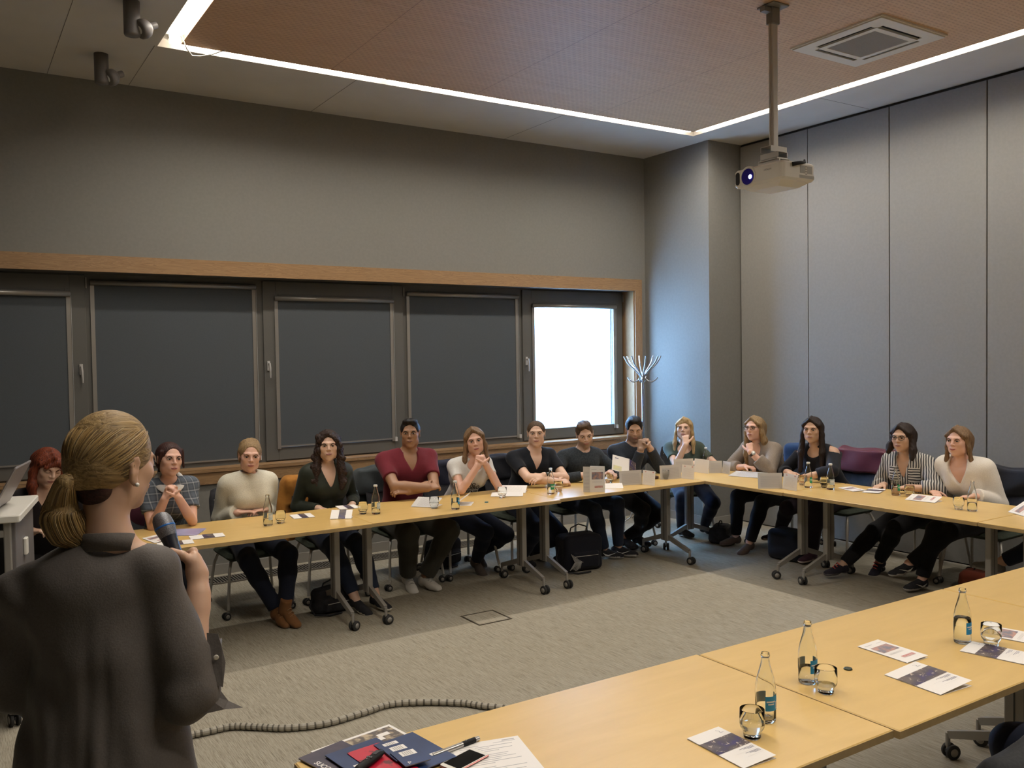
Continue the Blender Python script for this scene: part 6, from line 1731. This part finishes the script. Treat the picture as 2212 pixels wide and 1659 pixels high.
    for k in range(4):
        T = Matrix.Rotation(k*PI/2, 4, 'Z')
        MB().box(-.23, .23, .245, .285, -.004, -.002, 0, T).box(-.225, .225, .262, .268, -.020, -.010, 0, T).build('air_outlet', M['black'], t)
    g = MB(); g.box(-.2, .2, -.2, .2, -.020, -.014)
    for k in range(34): x = -.195+k*.0118; g.box(x, x+.004, -.2, .2, -.023, -.020)
    g.build('intake_grille', mat('grey intake grille', (.42, .40, .36), .7), t)
    # ceiling spotlights
    def spot(x, y, lab):
        t = thing('ceiling_spotlight', lab, 'spotlight', (x, y, HC), 0, 'grey ceiling spotlights')
        gm = mat_cache('spot grey', (.14, .13, .125), .5)
        MB().lathe([(.0001, 0), (.050, 0), (.050, -.205), (.046, -.215), (.0001, -.215)][::-1], 26).build('cylinder', gm, t)
        T = Matrix.Translation((.062, -.015, -.165)) @ Euler((math.radians(-25), math.radians(58), math.radians(-10))).to_matrix().to_4x4()
        MB().lathe([(.0001, .05), (.036, .048), (.056, .028), (.062, 0), (.060, -.022), (.050, -.030), (.0001, -.030)], 28, 0, T).build('lamp_head', gm, t)
        MB().tube([T @ Vector((0, 0, .045)), T @ Vector((0, 0, .10))], .024, 14).build('heat_sink', gm, t)
        MB().lathe([(.0001, -.034), (.022, -.033), (.026, -.030)], 18, 0, T).build('bulb_face', mat_cache('spot reflector', (.75, .75, .72), .15), t)
    spot(1.04, 7.156, 'grey ceiling spotlight nearer the window wall, lower of the pair'); spot(1.06, 6.02, 'grey ceiling spotlight at the top edge of the photo, upper of the pair')
    # coat stand
    t = thing('coat_stand', 'chrome coat stand with curved hooks in the corner by the window', 'coat stand', (6.497, 7.42, 0))
    MB().tube([(0, 0, .02), (0, 0, 1.66)], .014, 12).build('pole', M['chrome'], t)
    for k in range(8):
        a = 2*PI*k/8+.25; ca, sa = math.cos(a), math.sin(a)
        pts = [(.012, 1.56), (.025, 1.63), (.075, 1.69), (.125, 1.735), (.165, 1.775), (.195, 1.83), (.205, 1.85)]
        MB().tube([(r*ca, r*sa, z) for r, z in pts], .0085, 8).build('hook', M['chrome'], t)
        if k % 2 == 0:
            pts = [(.010, 1.66), (.030, 1.60), (.065, 1.57), (.11, 1.565), (.15, 1.59), (.165, 1.615)]
            a += .39; ca, sa = math.cos(a), math.sin(a)
            MB().tube([(r*ca, r*sa, z) for r, z in pts], .0085, 8).build('lower_hook', M['chrome'], t)
    for k in range(5):
        a = 2*PI*k/5+.2; ca, sa = math.cos(a), math.sin(a)
        MB().tube([(.012*ca, .012*sa, .42), (.05*ca, .05*sa, .30), (.16*ca, .16*sa, .06), (.23*ca, .23*sa, .012)], .010, 8).build('leg', M['chrome'], t)
    # lectern with laptop
    lx, ly = -.16, 5.46
    T0 = math.radians(-11)
    t = thing('lectern', 'grey lectern trolley with white top at the left edge', 'lectern', (-.02, 5.56, 0), T0)
    W_, D_ = .78, .74
    MB().rbox(-W_+.40, .40, -.38, .36, 1.062, 1.10, .012).build('top', M['white'], t)
    pm = noisy('grey laminate side', (.145, .135, .135), (.16, .15, .148), 6, .5)
    MB().rbox(.345, .372, -.33, .33, .10, 1.062, .006).build('side_panel', pm, t)
    MB().rbox(-W_+.42, -W_+.445, -.33, .33, .10, 1.062, .006).build('side_panel', pm, t)
    MB().rbox(-W_+.45, .34, .30, .325, .12, 1.0, .004).build('back_panel', mat('dark panel', (.05, .05, .055), .6), t)
    for sx in (.335, -W_+.455):
        MB().rbox(sx-.018, sx+.018, -.352, -.318, .07, 1.06, .008).build('leg', M['grey'], t)
    MB().rbox(-W_+.45, .34, -.35, -.32, .985, 1.02, .006).build('front_rail', M['grey'], t)
    MB().rbox(-W_+.45, .34, -.25, .25, .30, .32, .006).build('shelf', M['dgrey'], t)
    for sx in (.33, -W_+.46):
        for sy in (-.30, .30): caster(t, (sx, sy, 0), .4, .036)
    h = MB(); h.rbox(.372, .392, -.10, -.04, .84, .93, .008); h.build('latch', M['white'], t)
    cb = MB().tube([(-.02, -.33, .9), (-.05, -.3, .6), (.02, -.28, .35), (.14, -.31, .22), (.20, -.33, .12), (.25, -.36, .012)], .008, 8); cb.build('hanging_cable', M['black'], t)
    l = thing('laptop', 'open grey laptop on the lectern, its lid seen from behind', 'laptop', (.093, 5.43, 1.101), math.radians(-105))
    lm = mat('grey laptop shell', (.30, .27, .265), .4, .3)
    MB().rbox(-.20, .17, -.13, .13, 0, .020, .012).build('keyboard_base', mat('dark laptop base', (.05, .045, .05), .45), l)
    T = Matrix.Translation((0, .13, .016)) @ Euler((math.radians(62), 0, 0)).to_matrix().to_4x4()
    MB().rbox(-.20, .17, 0, .25, -.012, 0, .012, 0, T).build('lid', lm, l)
    MB().box(-.185, .155, .015, .235, .0002, .0012, 0, T).build('screen', mat('laptop screen', (.03, .035, .05), .2), l)
    # corrugated cable cover across the floor
    pts = [(.3, 4.55), (.7, 4.52), (1.031, 4.493), (1.166, 4.485), (1.281, 4.398), (1.393, 4.306), (1.57, 4.245), (1.779, 4.262), (1.951, 4.283), (2.121, 4.199), (2.278, 4.074), (2.347, 3.98), (2.50, 3.80), (2.75, 3.45), (3.0, 3.1), (3.3, 2.7)]
    def cat(P, n):
        out = []
        for i in range(len(P)-1):
            p0, p1, p2, p3 = P[max(i-1, 0)], P[i], P[i+1], P[min(i+2, len(P)-1)]
            for k in range(n):
                s = k/n; out.append(tuple(.5*((2*p1[d])+(-p0[d]+p2[d])*s+(2*p0[d]-5*p1[d]+4*p2[d]-p3[d])*s*s+(-p0[d]+3*p1[d]-3*p2[d]+p3[d])*s**3) for d in (0, 1)))
        return out+[P[-1]]
    c = cat(pts, 40); m = MB(); L = 0; seg = []; prev = c[0]
    res = [c[0]]
    for p in c[1:]:
        dd = math.hypot(p[0]-res[-1][0], p[1]-res[-1][1])
        if dd > .0065: res.append(p)
    rs = [(.0175 if i % 4 else .0145) for i in range(len(res))]
    m.tube([(p[0], p[1], .0178) for p in res], rs, 10, sm=False)
    cm = mat('pale ribbed conduit', (.36, .33, .27), .6)
    # dark gaps between the ribs
    m.mi = [(1 if (f[0]//10) % 4 in (3,) else 0) if len(f) == 4 else 0 for f in m.f]
    tag(m.build('cable_conduit', [cm, mat('conduit gap', (.10, .09, .07), .8)]), 'pale ribbed cable conduit snaking over the carpet', 'cable')
fixtures()

# ================================================================ BAGS AND JACKETS
def blob(name, label, cat, loc, rz, build, m, h=.009, disp=None, group=None, mi=None, extra=None):
    t = thing(name, label, cat, loc, math.radians(rz), group); S = Solid(); build(S)
    vs, F = S.mesh(h, disp=disp); np_mesh('fabric', vs, F, m, t)
    if extra: extra(t)
    return t
def strap(t, pts, r=.006, m=None): MB().tube(pts, r, 8).build('strap', m or M['cloth_blk'], t)
def bag(x, y, rz, w, d, h, m, label, name='bag', cat='bag', straps=True, lean=0):
    def b(S):
        S.rbox((0, 0, h*.46), (w/2, d/2, h*.46), .05, None, .02); S.ell((0, 0, h*.25), (w*.54, d*.6, h*.27), .03); S.rbox((0, -d*.5, h*.30), (w*.34, .03, h*.20), .02, None, .015)
        S.plane((0, 0, .004), (0, 0, -1), .01)
    def e(t):
        if straps:
            strap(t, [(-w*.25, 0, h*.88), (-w*.2, 0, h*1.08), (0, 0, h*1.16), (w*.2, 0, h*1.08), (w*.25, 0, h*.88)])
            strap(t, [(-w*.42, d*.2, h*.7), (-w*.62, -d*.1, h*.35), (-w*.6, -d*.5, .02), (-w*.3, -d*.85, .012), (w*.05, -d*.8, .012)], .007)
        MB().tube([(-w*.3, -d*.5-.032, h*.42), (w*.3, -d*.5-.032, h*.42)], .003, 6).build('zip', M['alu'], t)
    return blob(name, label, cat, (x, y, 0), rz, b, m, .009, folds(.006, 22, x*7), 'bags on the floor', extra=e)
bag(2.36, 6.20, 10, .30, .16, .20, M['cloth_blk'], 'black handbag on the floor by the curly-haired person\'s feet', 'handbag')
bag(3.72, 6.98, 20, .34, .20, .26, M['cloth_blk'], 'black bag on the floor behind the white t-shirt person\'s feet')
bk = bag(4.62, 6.14, -8, .38, .22, .34, fabric('black backpack cloth', (.010, .011, .018)), 'black backpack with pale netting beside the table legs of the window row', 'backpack', 'backpack')
nm = MB()
for i in range(9):
    a = i/8; nm.tube([(-.16+.012*i, -.135, .03+.01*math.sin(i)), (-.12+.008*i, -.15, .10), (-.15+.014*i, -.14, .17-.01*i)], .0035, 5)
nm.build('netting', mat('pale net', (.34, .33, .31), .8), bk)
bag(6.42, 6.20, 30, .30, .18, .18, M['cloth_blk'], 'black bag with a looped strap under the corner table')
bag(6.36, 5.30, 95, .34, .22, .30, fabric('dark navy bag cloth', (.010, .012, .022)), 'dark navy rucksack behind the feet of the partition row', 'rucksack', 'backpack', False)
bag(6.72, 3.72, 100, .34, .20, .16, fabric('rust leather', (.24, .055, .03)), 'rust red leather bag on the floor under the partition row', 'handbag')
def jacket(x, y, f, m, label, w=.50, ztop=.93, drop=.50, arms=True, seed=0, extra=None, side=0, name='jacket'):
    """jacket hung over a chair back; f: heading of the chair"""
    rz = f-90
    def b(S):
        yb = -.315
        S.rbox((side, yb-.012, ztop-drop*.5), (w/2, .032, drop/2), .03, None, .02)
        S.rbox((side, yb+.05, ztop-.10), (w/2*.96, .028, .11), .025, None, .02)
        S.cone((side-w*.42, yb, ztop-.02), (side+w*.42, yb, ztop-.02), .045, .045, .03)
        for q in (-1, 1):
            S.cone((side+q*w*.47, yb+.0, ztop-.06), (side+q*w*.56, yb+.03, ztop-.30), .05, .045, .03); S.cone((side+q*w*.56, yb+.03, ztop-.30), (side+q*w*.52, yb+.05, ztop-.30-drop*.35), .045, .038, .03)
    return blob(name, label, 'jacket', (x, y, 0), rz, b, m, .010, folds(.010, 24, seed), 'jackets hung on chair backs', extra=extra)
jacket(2.54, 6.68, 266, fabric('ochre orange jacket cloth', (.40, .17, .03), (.30, .12, .02), 20), 'ochre orange jacket over the curly-haired person\'s chair', seed=1, w=.56, ztop=.90)
jacket(3.20, 6.70, 270, fabric('slate padded jacket', (.045, .055, .060)), 'slate grey jacket over the maroon t-shirt person\'s chair', seed=2, w=.60, ztop=.92)
def pink(t): MB().rbox(-.30, -.26, -.262, -.250, .78, .85, .012).box(-.31, -.285, -.262, -.25, .80, .82).build('patch', mat('pink patch', (.40, .02, .12), .7), t)
jacket(3.74, 6.72, 272, fabric('dark navy coat cloth', (.012, .013, .028)), 'dark navy coat with a pink patch on the white t-shirt person\'s chair', seed=3, w=.54, extra=None, ztop=.92)
jacket(4.37, 6.70, 270, fabric('black coat cloth', (.009, .010, .016)), 'black coat over the black v-neck person\'s chair', seed=4, w=.62, ztop=.93)
jacket(6.84, 5.74, 184, fabric('navy dotted cloth', (.012, .03, .07)), 'navy dotted cloth behind the long-haired person with glasses', seed=5, w=.40, ztop=.93)
jacket(6.84, 5.02, 182, fabric('wine red leather', (.10, .018, .024), None, 20, .4), 'wine red leather jacket on the off-shoulder person\'s chair', seed=6, w=.62, ztop=.95)
jacket(1.28, 6.70, 268, fabric('plum coat cloth', (.05, .008, .018)), 'plum red coat low on the plaid blouse person\'s chair', seed=7, w=.46, ztop=.80, drop=.45)
jacket(6.86, 3.80, 182, fabric('black wool coat', (.012, .012, .015)), 'black coat behind the white sweater person', seed=8, w=.52, ztop=.90)
# grey cardigan and keys at the lower right corner
def cardigan():
    def b(S):
        S.cone((-.16, -.02, .40), (.20, .04, .47), .06, .08, .04); S.cone((-.22, .02, .34), (-.05, .0, .42), .05, .06, .03); S.cone((.1, -.06, .42), (.32, -.12, .52), .07, .09, .04)
    t = blob('cardigan', 'grey knitted cardigan bunched at the lower right corner', 'cardigan', (3.02, 1.50, .07), -20, b, fabric('grey knit', (.05, .052, .056), (.038, .040, .044), 90), .009, folds(.01, 26, 2))
    m = MB()
    for i in range(5): m.tube([(-.05+.03*i, -.10, .46+.008*i), (.08+.03*i, -.07, .52), (.22+.03*i, -.10, .60)], .005, 6)
    m.build('rib', mat('pale rib', (.15, .14, .13), .8), t)
cardigan()
# leaflet held by the bearded reader, flower-patterned, and a dark sunglasses case
hl_ = vstand(5.10, 6.02, -24, .17, .12, .15, 'open leaflet with yellow blossom held up by the bearded reader', al=6, ar=-38, sL='flower', sR='full', z=TZ+.062); hl_.rotation_euler = (math.radians(-24), math.radians(14), math.radians(-24))
tag(MB().lathe([(.0001, 0), (.03, .002), (.045, .012), (.042, .026), (.02, .034), (.0001, .036)], 20, 0, Matrix.Translation((5.37, 6.0, TZ)) @ Matrix.Diagonal((1.3, .8, .8, 1))).build('spectacle_case', fabric('brown leather case', (.07, .035, .025))), 'brown soft case lying between the two standing leaflets', 'case')
